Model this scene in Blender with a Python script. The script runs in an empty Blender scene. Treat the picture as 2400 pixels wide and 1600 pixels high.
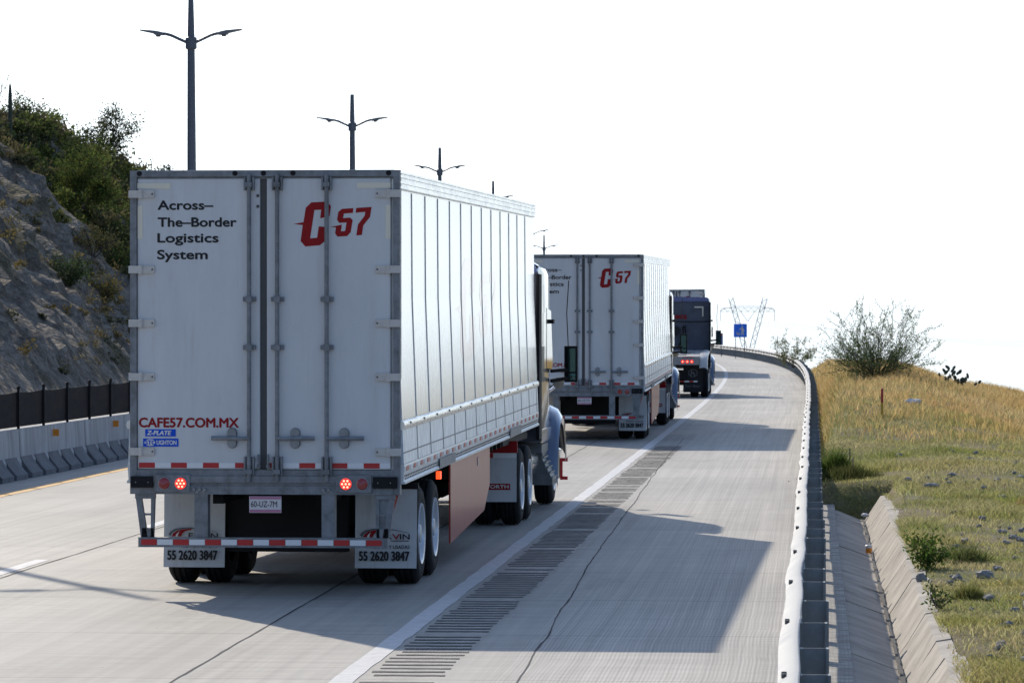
import bpy, math, random
import numpy as np
from mathutils import Vector, Matrix, noise

random.seed(7)
RNG = np.random.default_rng(11)
R = math.radians
SC = bpy.context.scene
COL = SC.collection

# ------------------------------------------------------------------ camera, world, sun, exposure
cam_d = bpy.data.cameras.new('camera')
cam_d.sensor_width = 36.0
cam_d.lens = 140.1
cam_d.clip_start = 0.5
cam_d.clip_end = 9000
cam_d.dof.use_dof = True
cam_d.dof.focus_distance = 39.0
cam_d.dof.aperture_fstop = 14.0
cam = bpy.data.objects.new('camera', cam_d)
COL.objects.link(cam)
cam.location = (0, 0, 2.65)
cam.rotation_euler = (R(90 - 0.307), 0, 0)
SC.camera = cam

SUN_AZ, SUN_EL = 23.5, 31.0          # degrees left of +Y, degrees up
sunv = Vector((-math.sin(R(SUN_AZ)) * math.cos(R(SUN_EL)), math.cos(R(SUN_AZ)) * math.cos(R(SUN_EL)), math.sin(R(SUN_EL))))
sd = bpy.data.lights.new('sun', 'SUN')
sd.energy = 4.3
sd.angle = R(0.6)
sd.color = (1.0, 0.90, 0.75)
sun = bpy.data.objects.new('sun', sd)
COL.objects.link(sun)
sun.rotation_euler = sunv.to_track_quat('Z', 'Y').to_euler()

W = bpy.data.worlds.new('World')
SC.world = W
W.use_nodes = True
wn, wl = W.node_tree.nodes, W.node_tree.links
wn.clear()
wo = wn.new('ShaderNodeOutputWorld')
wb = wn.new('ShaderNodeBackground')
wb.inputs['Strength'].default_value = 0.15
sky = wn.new('ShaderNodeTexSky')
sky.sky_type = 'NISHITA'
sky.sun_disc = False
sky.sun_elevation = R(SUN_EL)
sky.sun_rotation = R(-SUN_AZ)
sky.air_density = 1.0
sky.dust_density = 0.8
sky.ozone_density = 3.0
tc = wn.new('ShaderNodeTexCoord')
sep = wn.new('ShaderNodeSeparateXYZ')
mx = wn.new('ShaderNodeMath'); mx.operation = 'MAXIMUM'; mx.inputs[1].default_value = 0.025
cmb = wn.new('ShaderNodeCombineXYZ')
nrm = wn.new('ShaderNodeVectorMath'); nrm.operation = 'NORMALIZE'
wl.new(tc.outputs['Generated'], sep.inputs[0])
wl.new(sep.outputs['Z'], mx.inputs[0])
wl.new(sep.outputs['X'], cmb.inputs['X']); wl.new(sep.outputs['Y'], cmb.inputs['Y']); wl.new(mx.outputs[0], cmb.inputs['Z'])
wl.new(cmb.outputs[0], nrm.inputs[0]); wl.new(nrm.outputs[0], sky.inputs['Vector'])
# thin bright cloud veil
cz = wn.new('ShaderNodeMath'); cz.operation = 'ADD'; cz.inputs[1].default_value = 0.12
wl.new(mx.outputs[0], cz.inputs[0])
dv = wn.new('ShaderNodeVectorMath'); dv.operation = 'DIVIDE'
c3 = wn.new('ShaderNodeCombineXYZ')
for k in range(3): wl.new(cz.outputs[0], c3.inputs[k])
wl.new(nrm.outputs[0], dv.inputs[0]); wl.new(c3.outputs[0], dv.inputs[1])
cn = wn.new('ShaderNodeTexNoise'); cn.inputs['Scale'].default_value = 1.1; cn.inputs['Detail'].default_value = 5
wl.new(dv.outputs[0], cn.inputs['Vector'])
cr = wn.new('ShaderNodeMapRange')
cr.inputs['From Min'].default_value = 0.38; cr.inputs['From Max'].default_value = 0.68
cr.inputs['To Min'].default_value = 0.0; cr.inputs['To Max'].default_value = 0.22
wl.new(cn.outputs['Fac'], cr.inputs['Value'])
# the veil is brightest round the sun
vd = wn.new('ShaderNodeVectorMath'); vd.operation = 'DOT_PRODUCT'
vd.inputs[1].default_value = tuple(sunv)
wl.new(tc.outputs['Generated'], vd.inputs[0])
vr = wn.new('ShaderNodeMapRange'); vr.inputs['From Min'].default_value = -0.5; vr.inputs['From Max'].default_value = 1.0
vr.inputs['To Min'].default_value = 1.0; vr.inputs['To Max'].default_value = 16.0
wl.new(vd.outputs['Value'], vr.inputs['Value'])
vc = wn.new('ShaderNodeMixRGB'); vc.blend_type = 'MULTIPLY'; vc.inputs[0].default_value = 1; vc.inputs[1].default_value = (0.86, 0.945, 1.0, 1)
wl.new(vr.outputs[0], vc.inputs[2])
mixc = wn.new('ShaderNodeMixRGB')
cn2 = wn.new('ShaderNodeTexNoise'); cn2.inputs['Scale'].default_value = 7.0; cn2.inputs['Detail'].default_value = 4
mp2 = wn.new('ShaderNodeMapping'); mp2.inputs['Scale'].default_value = (1.0, 1.0, 2.4); mp2.inputs['Location'].default_value = (0.35, 0.1, 0.42)
wl.new(tc.outputs['Generated'], mp2.inputs[0]); wl.new(mp2.outputs[0], cn2.inputs['Vector'])
cr2 = wn.new('ShaderNodeMapRange'); cr2.inputs['From Min'].default_value = 0.40; cr2.inputs['From Max'].default_value = 0.56
cr2.inputs['To Min'].default_value = 0.56; cr2.inputs['To Max'].default_value = 1.0
wl.new(cn2.outputs['Fac'], cr2.inputs['Value'])
vm = wn.new('ShaderNodeMixRGB'); vm.blend_type = 'MULTIPLY'; vm.inputs[0].default_value = 1
wl.new(vc.outputs[0], vm.inputs[1]); wl.new(cr2.outputs[0], vm.inputs[2])
hz_ = wn.new('ShaderNodeMapRange'); hz_.inputs['From Min'].default_value = 0.0; hz_.inputs['From Max'].default_value = 0.22
hz_.inputs['To Min'].default_value = 0.97; hz_.inputs['To Max'].default_value = 0.0
wl.new(mx.outputs[0], hz_.inputs['Value'])
fa = wn.new('ShaderNodeMath'); fa.operation = 'ADD'; fa.use_clamp = True
wl.new(cr.outputs[0], fa.inputs[0]); wl.new(hz_.outputs[0], fa.inputs[1])
wl.new(fa.outputs[0], mixc.inputs[0]); tn = wn.new('ShaderNodeMixRGB'); tn.blend_type = 'MULTIPLY'; tn.inputs[0].default_value = 1; tn.inputs[2].default_value = (0.95, 0.99, 1.07, 1)
wl.new(sky.outputs[0], tn.inputs[1]); wl.new(tn.outputs[0], mixc.inputs[1]); wl.new(vm.outputs[0], mixc.inputs[2])
wl.new(mixc.outputs[0], wb.inputs['Color']); wl.new(wb.outputs[0], wo.inputs['Surface'])

SC.view_settings.view_transform = 'Standard'
SC.view_settings.look = 'None'
SC.view_settings.exposure = 0.08
SC.view_settings.gamma = 1.0
SC.view_settings.use_curve_mapping = False
SC.cycles.max_bounces = 6
SC.cycles.transparent_max_bounces = 8
SC.cycles.sample_clamp_indirect = 4.0
SC.cycles.use_denoising = True

# ------------------------------------------------------------------ materials
def mat(name, col, rough=0.6, metal=0.0, coat=0.0, spec=0.5, crough=0.06, var=0.0, vscale=3.0, stretch=(1, 1, 1), bump=0.0, bscale=20.0,
        bstretch=(1, 1, 1), emit=None, estr=0.0, col2=None, attr=None, ior=None, rvar=0.0, transm=0.0):
    m = bpy.data.materials.new(name)
    m.use_nodes = True
    n, l = m.node_tree.nodes, m.node_tree.links
    b = n['Principled BSDF']
    b.inputs['Base Color'].default_value = (*col, 1)
    b.inputs['Roughness'].default_value = rough
    b.inputs['Metallic'].default_value = metal
    b.inputs['Coat Weight'].default_value = coat
    b.inputs['Coat Roughness'].default_value = crough
    b.inputs['Specular IOR Level'].default_value = spec
    if ior: b.inputs['IOR'].default_value = ior
    if transm: b.inputs['Transmission Weight'].default_value = transm
    if emit:
        b.inputs['Emission Color'].default_value = (*emit, 1)
        b.inputs['Emission Strength'].default_value = estr
    src = None
    if attr:
        a = n.new('ShaderNodeAttribute'); a.attribute_name = attr
        src = a.outputs['Color']
    if var > 0:
        t = n.new('ShaderNodeTexCoord'); mp = n.new('ShaderNodeMapping'); mp.inputs['Scale'].default_value = stretch
        l.new(t.outputs['Object'], mp.inputs[0])
        nz = n.new('ShaderNodeTexNoise'); nz.inputs['Scale'].default_value = vscale; nz.inputs['Detail'].default_value = 6
        nz.inputs['Roughness'].default_value = 0.65
        l.new(mp.outputs[0], nz.inputs['Vector'])
        rp = n.new('ShaderNodeMapRange'); rp.inputs['From Min'].default_value = 0.3; rp.inputs['From Max'].default_value = 0.7
        l.new(nz.outputs['Fac'], rp.inputs['Value'])
        if rvar > 0:
            rm = n.new('ShaderNodeMapRange'); rm.inputs['To Min'].default_value = max(0.02, rough - rvar); rm.inputs['To Max'].default_value = min(1, rough + rvar)
            l.new(rp.outputs[0], rm.inputs['Value']); l.new(rm.outputs[0], b.inputs['Roughness'])
        mixn = n.new('ShaderNodeMixRGB')
        c2 = col2 if col2 else tuple(c * (1 - var) for c in col)
        if src is not None:
            mixn.blend_type = 'MULTIPLY'; mixn.inputs[0].default_value = 1
            mr = n.new('ShaderNodeMapRange'); mr.inputs['To Min'].default_value = 1 - var; mr.inputs['To Max'].default_value = 1 + var
            l.new(rp.outputs[0], mr.inputs['Value'])
            l.new(src, mixn.inputs[1]); l.new(mr.outputs[0], mixn.inputs[2])
        else:
            mixn.inputs[1].default_value = (*c2, 1); mixn.inputs[2].default_value = (*col, 1)
            l.new(rp.outputs[0], mixn.inputs[0])
        src = mixn.outputs[0]
    if src is not None:
        l.new(src, b.inputs['Base Color'])
    if bump > 0:
        t = n.new('ShaderNodeTexCoord'); mp = n.new('ShaderNodeMapping'); mp.inputs['Scale'].default_value = bstretch
        l.new(t.outputs['Object'], mp.inputs[0])
        nz = n.new('ShaderNodeTexNoise'); nz.inputs['Scale'].default_value = bscale; nz.inputs['Detail'].default_value = 4
        l.new(mp.outputs[0], nz.inputs['Vector'])
        bp = n.new('ShaderNodeBump'); bp.inputs['Strength'].default_value = bump; bp.inputs['Distance'].default_value = 0.05
        l.new(nz.outputs['Fac'], bp.inputs['Height'])
        l.new(bp.outputs[0], b.inputs['Normal'])
        if coat: l.new(bp.outputs[0], b.inputs['Coat Normal'])
    return m

def leafmat(name, attr='Col', trans=0.35):
    m = bpy.data.materials.new(name); m.use_nodes = True
    n, l = m.node_tree.nodes, m.node_tree.links
    n.clear()
    o = n.new('ShaderNodeOutputMaterial'); a = n.new('ShaderNodeAttribute'); a.attribute_name = attr
    d = n.new('ShaderNodeBsdfDiffuse'); t = n.new('ShaderNodeBsdfTranslucent'); mixs = n.new('ShaderNodeMixShader')
    mixs.inputs[0].default_value = trans
    l.new(a.outputs['Color'], d.inputs['Color']); l.new(a.outputs['Color'], t.inputs['Color'])
    l.new(d.outputs[0], mixs.inputs[1]); l.new(t.outputs[0], mixs.inputs[2]); l.new(mixs.outputs[0], o.inputs['Surface'])
    return m

M = {}
M['door'] = mat('door_white', (0.70, 0.705, 0.71), 0.42, var=0.13, vscale=1.6, stretch=(1.6, 1, 0.35), bump=0.02, bscale=3, spec=0.4)
def grime(m, tint=(0.62, 0.57, 0.50), amount=0.55):
    # thin vertical run-off streaks and blotches of road film
    n, l = m.node_tree.nodes, m.node_tree.links
    b = n['Principled BSDF']; src = b.inputs['Base Color'].links[0].from_socket
    t = n.new('ShaderNodeTexCoord'); fac = None
    for st, sc_, lo, hi in (((5, 1, .45), 1.6, .52, .82), ((1.5, 1, 1.0), 2.2, .55, .85)):
        mp = n.new('ShaderNodeMapping'); mp.inputs['Scale'].default_value = st; l.new(t.outputs['Object'], mp.inputs[0])
        q = n.new('ShaderNodeTexNoise'); q.inputs['Scale'].default_value = sc_; q.inputs['Detail'].default_value = 7; q.inputs['Roughness'].default_value = .7
        l.new(mp.outputs[0], q.inputs['Vector'])
        r_ = n.new('ShaderNodeMapRange'); r_.inputs[1].default_value = lo; r_.inputs[2].default_value = hi; r_.inputs[4].default_value = amount; l.new(q.outputs['Fac'], r_.inputs[0])
        if fac is None: fac = r_.outputs[0]
        else:
            mxx = n.new('ShaderNodeMath'); mxx.operation = 'MAXIMUM'; l.new(fac, mxx.inputs[0]); l.new(r_.outputs[0], mxx.inputs[1]); fac = mxx.outputs[0]
    mu = n.new('ShaderNodeMixRGB'); mu.blend_type = 'MULTIPLY'; mu.inputs[2].default_value = (*tint, 1)
    l.new(fac, mu.inputs[0]); l.new(src, mu.inputs[1]); l.new(mu.outputs[0], b.inputs['Base Color'])
grime(M['door'], (0.66, 0.61, 0.54), 0.32)
M['side'] = mat('side_panel_white', (0.80, 0.83, 0.86), 0.25, metal=0.10, coat=1.0, crough=0.17, var=0.05, vscale=2.5, stretch=(1, 3, 0.3), bump=0.012, bscale=1.0,
                bstretch=(1, 16, 0.35))
M['steel'] = mat('galvanised_steel', (0.30, 0.315, 0.335), 0.55, metal=0.35, var=0.55, vscale=9, bump=0.05, bscale=30, rvar=0.15)
M['steel_lt'] = mat('bright_galvanised', (0.32, 0.335, 0.35), 0.45, metal=0.6, var=0.35, vscale=12)
M['seam'] = mat('seam_strip', (0.46, 0.48, 0.50), 0.45, metal=0.2)
M['alu'] = mat('mill_aluminium', (0.78, 0.79, 0.80), 0.28, metal=0.85, var=0.14, vscale=6, stretch=(1, 0.5, 1.5), bump=0.03, bscale=9, rvar=0.1)
M['scuff'] = mat('scuff_liner', (0.84, 0.87, 0.90), 0.40, metal=0.35, var=0.5, vscale=5, stretch=(1, 2.2, 1.0), bump=0.18, bscale=3, bstretch=(1, 2.5, 0.9), col2=(0.48, 0.53, 0.60))  # pale tone and mottling put sky reflections into the colour
M['white'] = mat('white_paint', (0.78, 0.78, 0.77), 0.35, var=0.08, vscale=4)
M['hinge'] = mat('hinge_cream', (0.66, 0.62, 0.57), 0.5, var=0.2, vscale=20)
M['cream'] = mat('cream_reflector', (0.80, 0.74, 0.60), 0.5)
M['red'] = mat('red_paint', (0.33, 0.008, 0.010), 0.6, spec=0.25, var=0.15, vscale=8)
M['redtape'] = mat('red_tape', (0.50, 0.018, 0.02), 0.35)
M['whitetape'] = mat('white_tape', (0.80, 0.80, 0.80), 0.4)
M['ink'] = mat('black_ink', (0.006, 0.006, 0.008), 0.6)
M['seal'] = mat('door_seal_grey', (0.085, 0.085, 0.085), 0.7)
M['black'] = mat('black_rubber', (0.012, 0.012, 0.014), 0.75, var=0.3, vscale=10, spec=0.3)
M['tyre'] = mat('tyre_rubber', (0.016, 0.016, 0.018), 0.8, var=0.35, vscale=14, bump=0.1, bscale=60, spec=0.3)
M['frameblk'] = mat('chassis_black', (0.012, 0.012, 0.013), 0.7, var=0.4, vscale=5, spec=0.3)
M['rim'] = mat('rim_white', (0.70, 0.72, 0.75), 0.3, metal=0.35, var=0.12, vscale=8)
M['blue'] = mat('blue_sticker', (0.004, 0.085, 0.62), 0.6, spec=0.25)
M['lamp_lit'] = mat('lamp_lit', (0.5, 0.01, 0.01), 0.25, emit=(1.0, 0.03, 0.02), estr=1.0)
M['led'] = mat('led_dot', (1, 0.3, 0.2), 0.3, emit=(1.0, 0.22, 0.14), estr=4.0)
M['lamp_off'] = mat('lamp_unlit', (0.30, 0.010, 0.012), 0.15, coat=0.7)
M['amber'] = mat('amber_lamp', (0.8, 0.1, 0.02), 0.3, emit=(1.0, 0.07, 0.015), estr=1.8)
M['skirt'] = mat('skirt_red', (0.46, 0.075, 0.055), 0.32, coat=0.12, var=0.18, vscale=1.5, stretch=(1, 3, 0.5), bump=0.04, bscale=1.6, bstretch=(1, 4, 0.4))
M['navy'] = mat('navy_paint', (0.030, 0.036, 0.065), 0.28, metal=0.25, coat=0.8, var=0.15, vscale=3, bump=0.015, bscale=3)
M['wing'] = mat('wing_sky_tint', (0.09, 0.125, 0.20), 0.18, metal=0.2, coat=1.0)  # navy lightened so the wing's colour carries reflected sky
M['cabrear'] = mat('cab_rear_navy', (0.095, 0.108, 0.145), 0.55, var=0.35, vscale=3)
M['skytrim'] = mat('roof_sky_tint', (0.05, 0.09, 0.28), 0.3, coat=0.6)  # bluer than the cab: sky on the lit roof edge, put into the colour
M['chrome'] = mat('chrome', (0.8, 0.8, 0.8), 0.12, metal=1.0, var=0.1, vscale=5)
M['glass'] = mat('dark_glass', (0.015, 0.022, 0.024), 0.05, coat=0.5)
M['mirrorglass'] = mat('mirror_glass', (0.10, 0.19, 0.19), 0.03, metal=1.0)
M['tread'] = mat('grey_step', (0.20, 0.21, 0.22), 0.5, metal=0.5, var=0.3, vscale=10)
M['pink'] = mat('plate_pink', (0.50, 0.19, 0.30), 0.5)
M['platew'] = mat('plate_white', (0.68, 0.64, 0.64), 0.5)
M['flap'] = mat('flap_white', (0.64, 0.65, 0.66), 0.5, var=0.12, vscale=3)
M['flapblk'] = mat('flap_black', (0.010, 0.010, 0.012), 0.6, spec=0.3)
M['flapgrey'] = mat('flap_mark_grey', (0.11, 0.115, 0.125), 0.6)
M['deck'] = mat('deck_white', (0.60, 0.59, 0.57), 0.4, metal=0.2, var=0.2, vscale=4)
M['pole'] = mat('pole_grey', (0.13, 0.145, 0.17), 0.5, metal=0.3, var=0.12, vscale=2)
M['poleface'] = mat('luminaire_grey', (0.16, 0.17, 0.19), 0.5)
M['rail'] = mat('guardrail_zinc', (0.36, 0.375, 0.39), 0.62, metal=0.05, spec=0.22, var=0.30, vscale=3, rvar=0.12)
M['post'] = mat('rail_post', (0.24, 0.27, 0.29), 0.6, metal=0.3, var=0.3, vscale=7)
M['bolt'] = mat('bolt_dark', (0.10, 0.10, 0.10), 0.5, metal=0.7)
M['barrier'] = mat('barrier_concrete', (0.46, 0.48, 0.50), 0.85, var=0.55, vscale=1.6, stretch=(2.2, 2.2, 0.35), bump=0.15, bscale=12)
M['barrierfoot'] = mat('barrier_foot_stained', (0.17, 0.18, 0.195), 0.9, var=0.45, vscale=3, bump=0.15, bscale=12)
M['net'] = mat('shade_net', (0.016, 0.017, 0.020), 0.9, var=0.4, vscale=1.5, stretch=(1, 1, 3), col2=(0.035, 0.03, 0.028), spec=0.1)
M['orange'] = mat('orange_reflector', (0.75, 0.26, 0.02), 0.4)
M['linew'] = mat('line_white', (0.62, 0.62, 0.62), 0.7, var=0.28, vscale=7, bump=0.05, bscale=30)
M['liney'] = mat('line_yellow', (0.68, 0.37, 0.06), 0.7, var=0.35, vscale=6)
M['crack'] = mat('joint_seal', (0.035, 0.035, 0.038), 0.9)
M['rumble'] = mat('rumble_groove', (0.042, 0.042, 0.044), 0.95, var=0.6, vscale=6, col2=(0.15, 0.148, 0.145))
M['ditch'] = mat('ditch_concrete', (0.47, 0.43, 0.375), 0.9, var=0.5, vscale=1.8, bump=0.25, bscale=9)
M['rock'] = mat('roadside_rock', (0.30, 0.29, 0.28), 0.9, var=0.4, vscale=9, bump=0.4, bscale=12)
M['bark'] = mat('bark_grey', (0.10, 0.085, 0.07), 0.9, var=0.4, vscale=12)
M['leaf'] = leafmat('leaf_mix')
M['grass'] = leafmat('grass_mix', trans=0.6)
M['signblue'] = mat('sign_blue', (0.015, 0.17, 0.88), 0.5)
M['signgrey'] = mat('sign_figure', (0.55, 0.56, 0.55), 0.5)
M['faint'] = mat('pylon_steel', (0.36, 0.38, 0.42), 0.5, metal=0.3)
M['yellowpost'] = mat('marker_yellow', (0.48, 0.28, 0.02), 0.5)
M['redpost'] = mat('marker_red', (0.40, 0.02, 0.02), 0.5)
M['cactus'] = mat('cactus_green', (0.045, 0.06, 0.035), 0.6, var=0.3, vscale=6)
M['litter'] = mat('plastic_litter', (0.72, 0.74, 0.78), 0.4, var=0.2, vscale=10)
M['wood'] = mat('stake_wood', (0.36, 0.27, 0.17), 0.8, var=0.3, vscale=20)

grime(M['flap'], (.5, .46, .4), .7); grime(M['white'], (.55, .5, .45), .6)
grime(M['steel'], (.45, .36, .28), .7)

# ------------------------------------------------------------------ helpers
class MB:
    def __init__(s, xf=None):
        s.v, s.f, s.mi, s.xf = [], [], [], xf
    def add(s, vs, fs, m=0):
        o = len(s.v)
        s.v += [tuple(p) for p in vs]
        s.f += [tuple(i + o for i in f) for f in fs]
        s.mi += [m] * len(fs)
    def box(s, x0, x1, y0, y1, z0, z1, m=0, rot=None, piv=None):
        vs = [(x, y, z) for x in (x0, x1) for y in (y0, y1) for z in (z0, z1)]
        if rot is not None:
            p = Vector(piv if piv else ((x0 + x1) / 2, (y0 + y1) / 2, (z0 + z1) / 2))
            vs = [tuple(rot @ (Vector(q) - p) + p) for q in vs]
        s.add(vs, [(0, 1, 3, 2), (4, 6, 7, 5), (0, 4, 5, 1), (2, 3, 7, 6), (0, 2, 6, 4), (1, 5, 7, 3)], m)
    def prism(s, prof, axis, a0, a1, m=0):
        """closed 2-D outline pushed along an axis; prof pairs fill the other two axes in order"""
        n = len(prof)
        def p3(p, a):
            return {'x': (a, p[0], p[1]), 'y': (p[0], a, p[1]), 'z': (p[0], p[1], a)}[axis]
        vs = [p3(p, a0) for p in prof] + [p3(p, a1) for p in prof]
        fs = [(i, (i + 1) % n, (i + 1) % n + n, i + n) for i in range(n)] + [tuple(range(n))[::-1], tuple(range(n, 2 * n))]
        s.add(vs, fs, m)
    def poly(s, pts, m=0):
        s.add(pts, [tuple(range(len(pts)))], m)
    def tube(s, pts, rad, n=8, m=0, caps=True):
        pts = [Vector(p) for p in pts]
        if not hasattr(rad, '__len__'): rad = [rad] * len(pts)
        vs, fs = [], []
        up = None
        for i, p in enumerate(pts):
            t = (pts[min(i + 1, len(pts) - 1)] - pts[max(i - 1, 0)]).normalized()
            if up is None:
                up = Vector((0, 0, 1)) if abs(t.z) < 0.9 else Vector((1, 0, 0))
            a = t.cross(up).normalized(); b = a.cross(t).normalized(); up = b
            for k in range(n):
                w = 2 * math.pi * k / n
                vs.append(p + (a * math.cos(w) + b * math.sin(w)) * rad[i])
        for i in range(len(pts) - 1):
            for k in range(n):
                fs.append((i * n + k, i * n + (k + 1) % n, (i + 1) * n + (k + 1) % n, (i + 1) * n + k))
        if caps:
            fs.append(tuple(range(n))[::-1]); fs.append(tuple((len(pts) - 1) * n + k for k in range(n)))
        s.add(vs, fs, m)
    def lathe(s, prof, axis='x', c=(0, 0, 0), n=28, m=0, caps=True):
        """prof: (along, radius) pairs turned round an axis through c"""
        vs, fs = [], []
        for (a, r) in prof:
            for k in range(n):
                w = 2 * math.pi * k / n
                q = {'x': (a, r * math.cos(w), r * math.sin(w)), 'y': (r * math.cos(w), a, r * math.sin(w)), 'z': (r * math.cos(w), r * math.sin(w), a)}[axis]
                vs.append((q[0] + c[0], q[1] + c[1], q[2] + c[2]))
        for i in range(len(prof) - 1):
            for k in range(n):
                fs.append((i * n + k, i * n + (k + 1) % n, (i + 1) * n + (k + 1) % n, (i + 1) * n + k))
        if caps: fs.append(tuple(range(n))[::-1]); fs.append(tuple((len(prof) - 1) * n + k for k in range(n)))
        s.add(vs, fs, m)
    def disc(s, c, r, axis='y', n=20, m=0, ry=None):
        ry = ry or r
        pts = []
        for k in range(n):
            w = 2 * math.pi * k / n
            a, b = r * math.cos(w), ry * math.sin(w)
            pts.append({'y': (c[0] + a, c[1], c[2] + b), 'x': (c[0], c[1] + a, c[2] + b), 'z': (c[0] + a, c[1] + b, c[2])}[axis])
        s.poly(pts, m)
    def build(s, name, mats, parent=None, smooth=False, bevel=0.0):
        me = bpy.data.meshes.new(name)
        vs = [s.xf(p) for p in s.v] if s.xf else s.v
        me.from_pydata([tuple(p) for p in vs], [], s.f)
        if not isinstance(mats, (list, tuple)): mats = [mats]
        for mm in mats: me.materials.append(M[mm] if isinstance(mm, str) else mm)
        if len(mats) > 1: me.polygons.foreach_set('material_index', s.mi)
        if smooth: me.polygons.foreach_set('use_smooth', [True] * len(me.polygons))
        me.update()
        o = bpy.data.objects.new(name, me)
        COL.objects.link(o)
        if parent is not None: o.parent = parent
        if smooth:
            try: me.set_sharp_from_angle(angle=R(38))
            except Exception: pass
        if bevel > 0:
            bm = o.modifiers.new('bevel', 'BEVEL'); bm.width = bevel; bm.segments = 2; bm.limit_method = 'ANGLE'; bm.angle_limit = R(35)
        return o

def tag(o, label=None, cat=None, group=None, kind=None):
    if label: o['label'] = label
    if cat: o['category'] = cat
    if group: o['group'] = group
    if kind: o['kind'] = kind
    return o

def empty(name, loc, rz=0.0, parent=None):
    o = bpy.data.objects.new(name, None)
    o.empty_display_size = 0.2
    COL.objects.link(o)
    o.location = loc
    o.rotation_euler = (0, 0, rz)
    if parent is not None: o.parent = parent
    return o

def copy_tree(o, parent=None, swap=None):
    c = o.copy()
    COL.objects.link(c)
    if parent is not None: c.parent = parent
    for ch in list(o.children):
        copy_tree(ch, c)
    return c

_tc = {}
def text_mesh(txt, weight=0.0, shear=0.0):
    k = (txt, weight, shear)
    if k in _tc: return _tc[k]
    cu = bpy.data.curves.new('lettering', 'FONT')
    cu.body = txt; cu.offset = weight; cu.shear = shear; cu.resolution_u = 4
    o = bpy.data.objects.new('lettering', cu)
    COL.objects.link(o)
    dg = bpy.context.evaluated_depsgraph_get()
    me = bpy.data.meshes.new_from_object(o.evaluated_get(dg))
    vs = [tuple(v.co) for v in me.vertices]; fs = [tuple(p.vertices) for p in me.polygons]
    bpy.data.objects.remove(o); bpy.data.meshes.remove(me); bpy.data.curves.remove(cu)
    _tc[k] = (vs, fs)
    return vs, fs

def cap_height():
    vs, _ = text_mesh('H')
    return max(v[1] for v in vs)

def put_text(mb, txt, x0, x1, z0, capz, y=-0.003, m=0, weight=0.012, shear=0.0, plane='rear', fit=True):
    """lettering between x0 and x1 with its baseline at z0 and capital height capz on the plane y=const"""
    vs, fs = text_mesh(txt, 0.0, shear)
    xs = [v[0] for v in vs]
    sx = (x1 - x0) / (max(xs) - min(xs)); sz = capz / cap_height()
    w = weight * capz * 2.6                             # heavier strokes: the outline laid down again a little aside
    offs = [(0, 0)] if w < capz * .02 else [(0, 0), (-w, 0), (w, 0), (0, w * .8), (0, -w * .8), (-w * .7, w * .6), (w * .7, -w * .6)]
    for i, (ox_, oz_) in enumerate(offs):
        mb.add([(x0 + (v[0] - min(xs)) * sx + ox_, y - .0002 * i, z0 + v[1] * sz + oz_) for v in vs], fs, m)

def smooth(a, b, x):
    t = min(1.0, max(0.0, (x - a) / (b - a)))
    return t * t * (3 - 2 * t)

# ------------------------------------------------------------------ the road's line
_sy = [-200, 0, 100, 140, 180, 220, 270, 320, 400, 520]
_ss = [.0757, .0757, .0757, .0705, .060, .040, .006, -.03, -.09, -.17]
_ys = np.arange(-200, 521, 1.0)
_sl = np.interp(_ys, _sy, _ss)
_xe = np.concatenate([[0], np.cumsum((_sl[1:] + _sl[:-1]) / 2)])
_xe = _xe - np.interp(36.5, _ys, _xe) - 0.70
def edge_x(y): return float(np.interp(y, _ys, _xe))
def slope(y): return float(np.interp(y, _ys, _sl))
def at(y, d, z=0.0):
    s = slope(y); c = 1 / math.sqrt(1 + s * s)
    return (edge_x(y) + d * c, y - d * s * c, z)
RAIL_D = 3.38

def strip(name, d0, d1, z, ylist, m, kind='structure', uvs=False, jag=0.0, rep=0):
    """a flat ribbon along the road between two offsets"""
    vs, fs, uv = [], [], []
    ds = np.linspace(d0, d1, rep + 2)
    for y in ylist:
        for i, d in enumerate(ds):
            j = (noise.noise(Vector((y * 1.7, d * 3, 3.3))) * jag) if (jag and i in (0, len(ds) - 1)) else 0
            vs.append(at(y, d + j, z)); uv.append((y, d))
    k = len(ds)
    for i in range(len(ylist) - 1):
        for q in range(k - 1):
            fs.append((i * k + q, i * k + q + 1, (i + 1) * k + q + 1, (i + 1) * k + q))
    me = bpy.data.meshes.new(name); me.from_pydata(vs, [], fs)
    me.materials.append(M[m] if isinstance(m, str) else m)
    if uvs:
        ul = me.uv_layers.new(name='UVMap')
        for lp in me.loops: ul.data[lp.index].uv = uv[lp.vertex_index]
    me.update()
    o = bpy.data.objects.new(name, me); COL.objects.link(o)
    if kind: o['kind'] = kind
    return o

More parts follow.
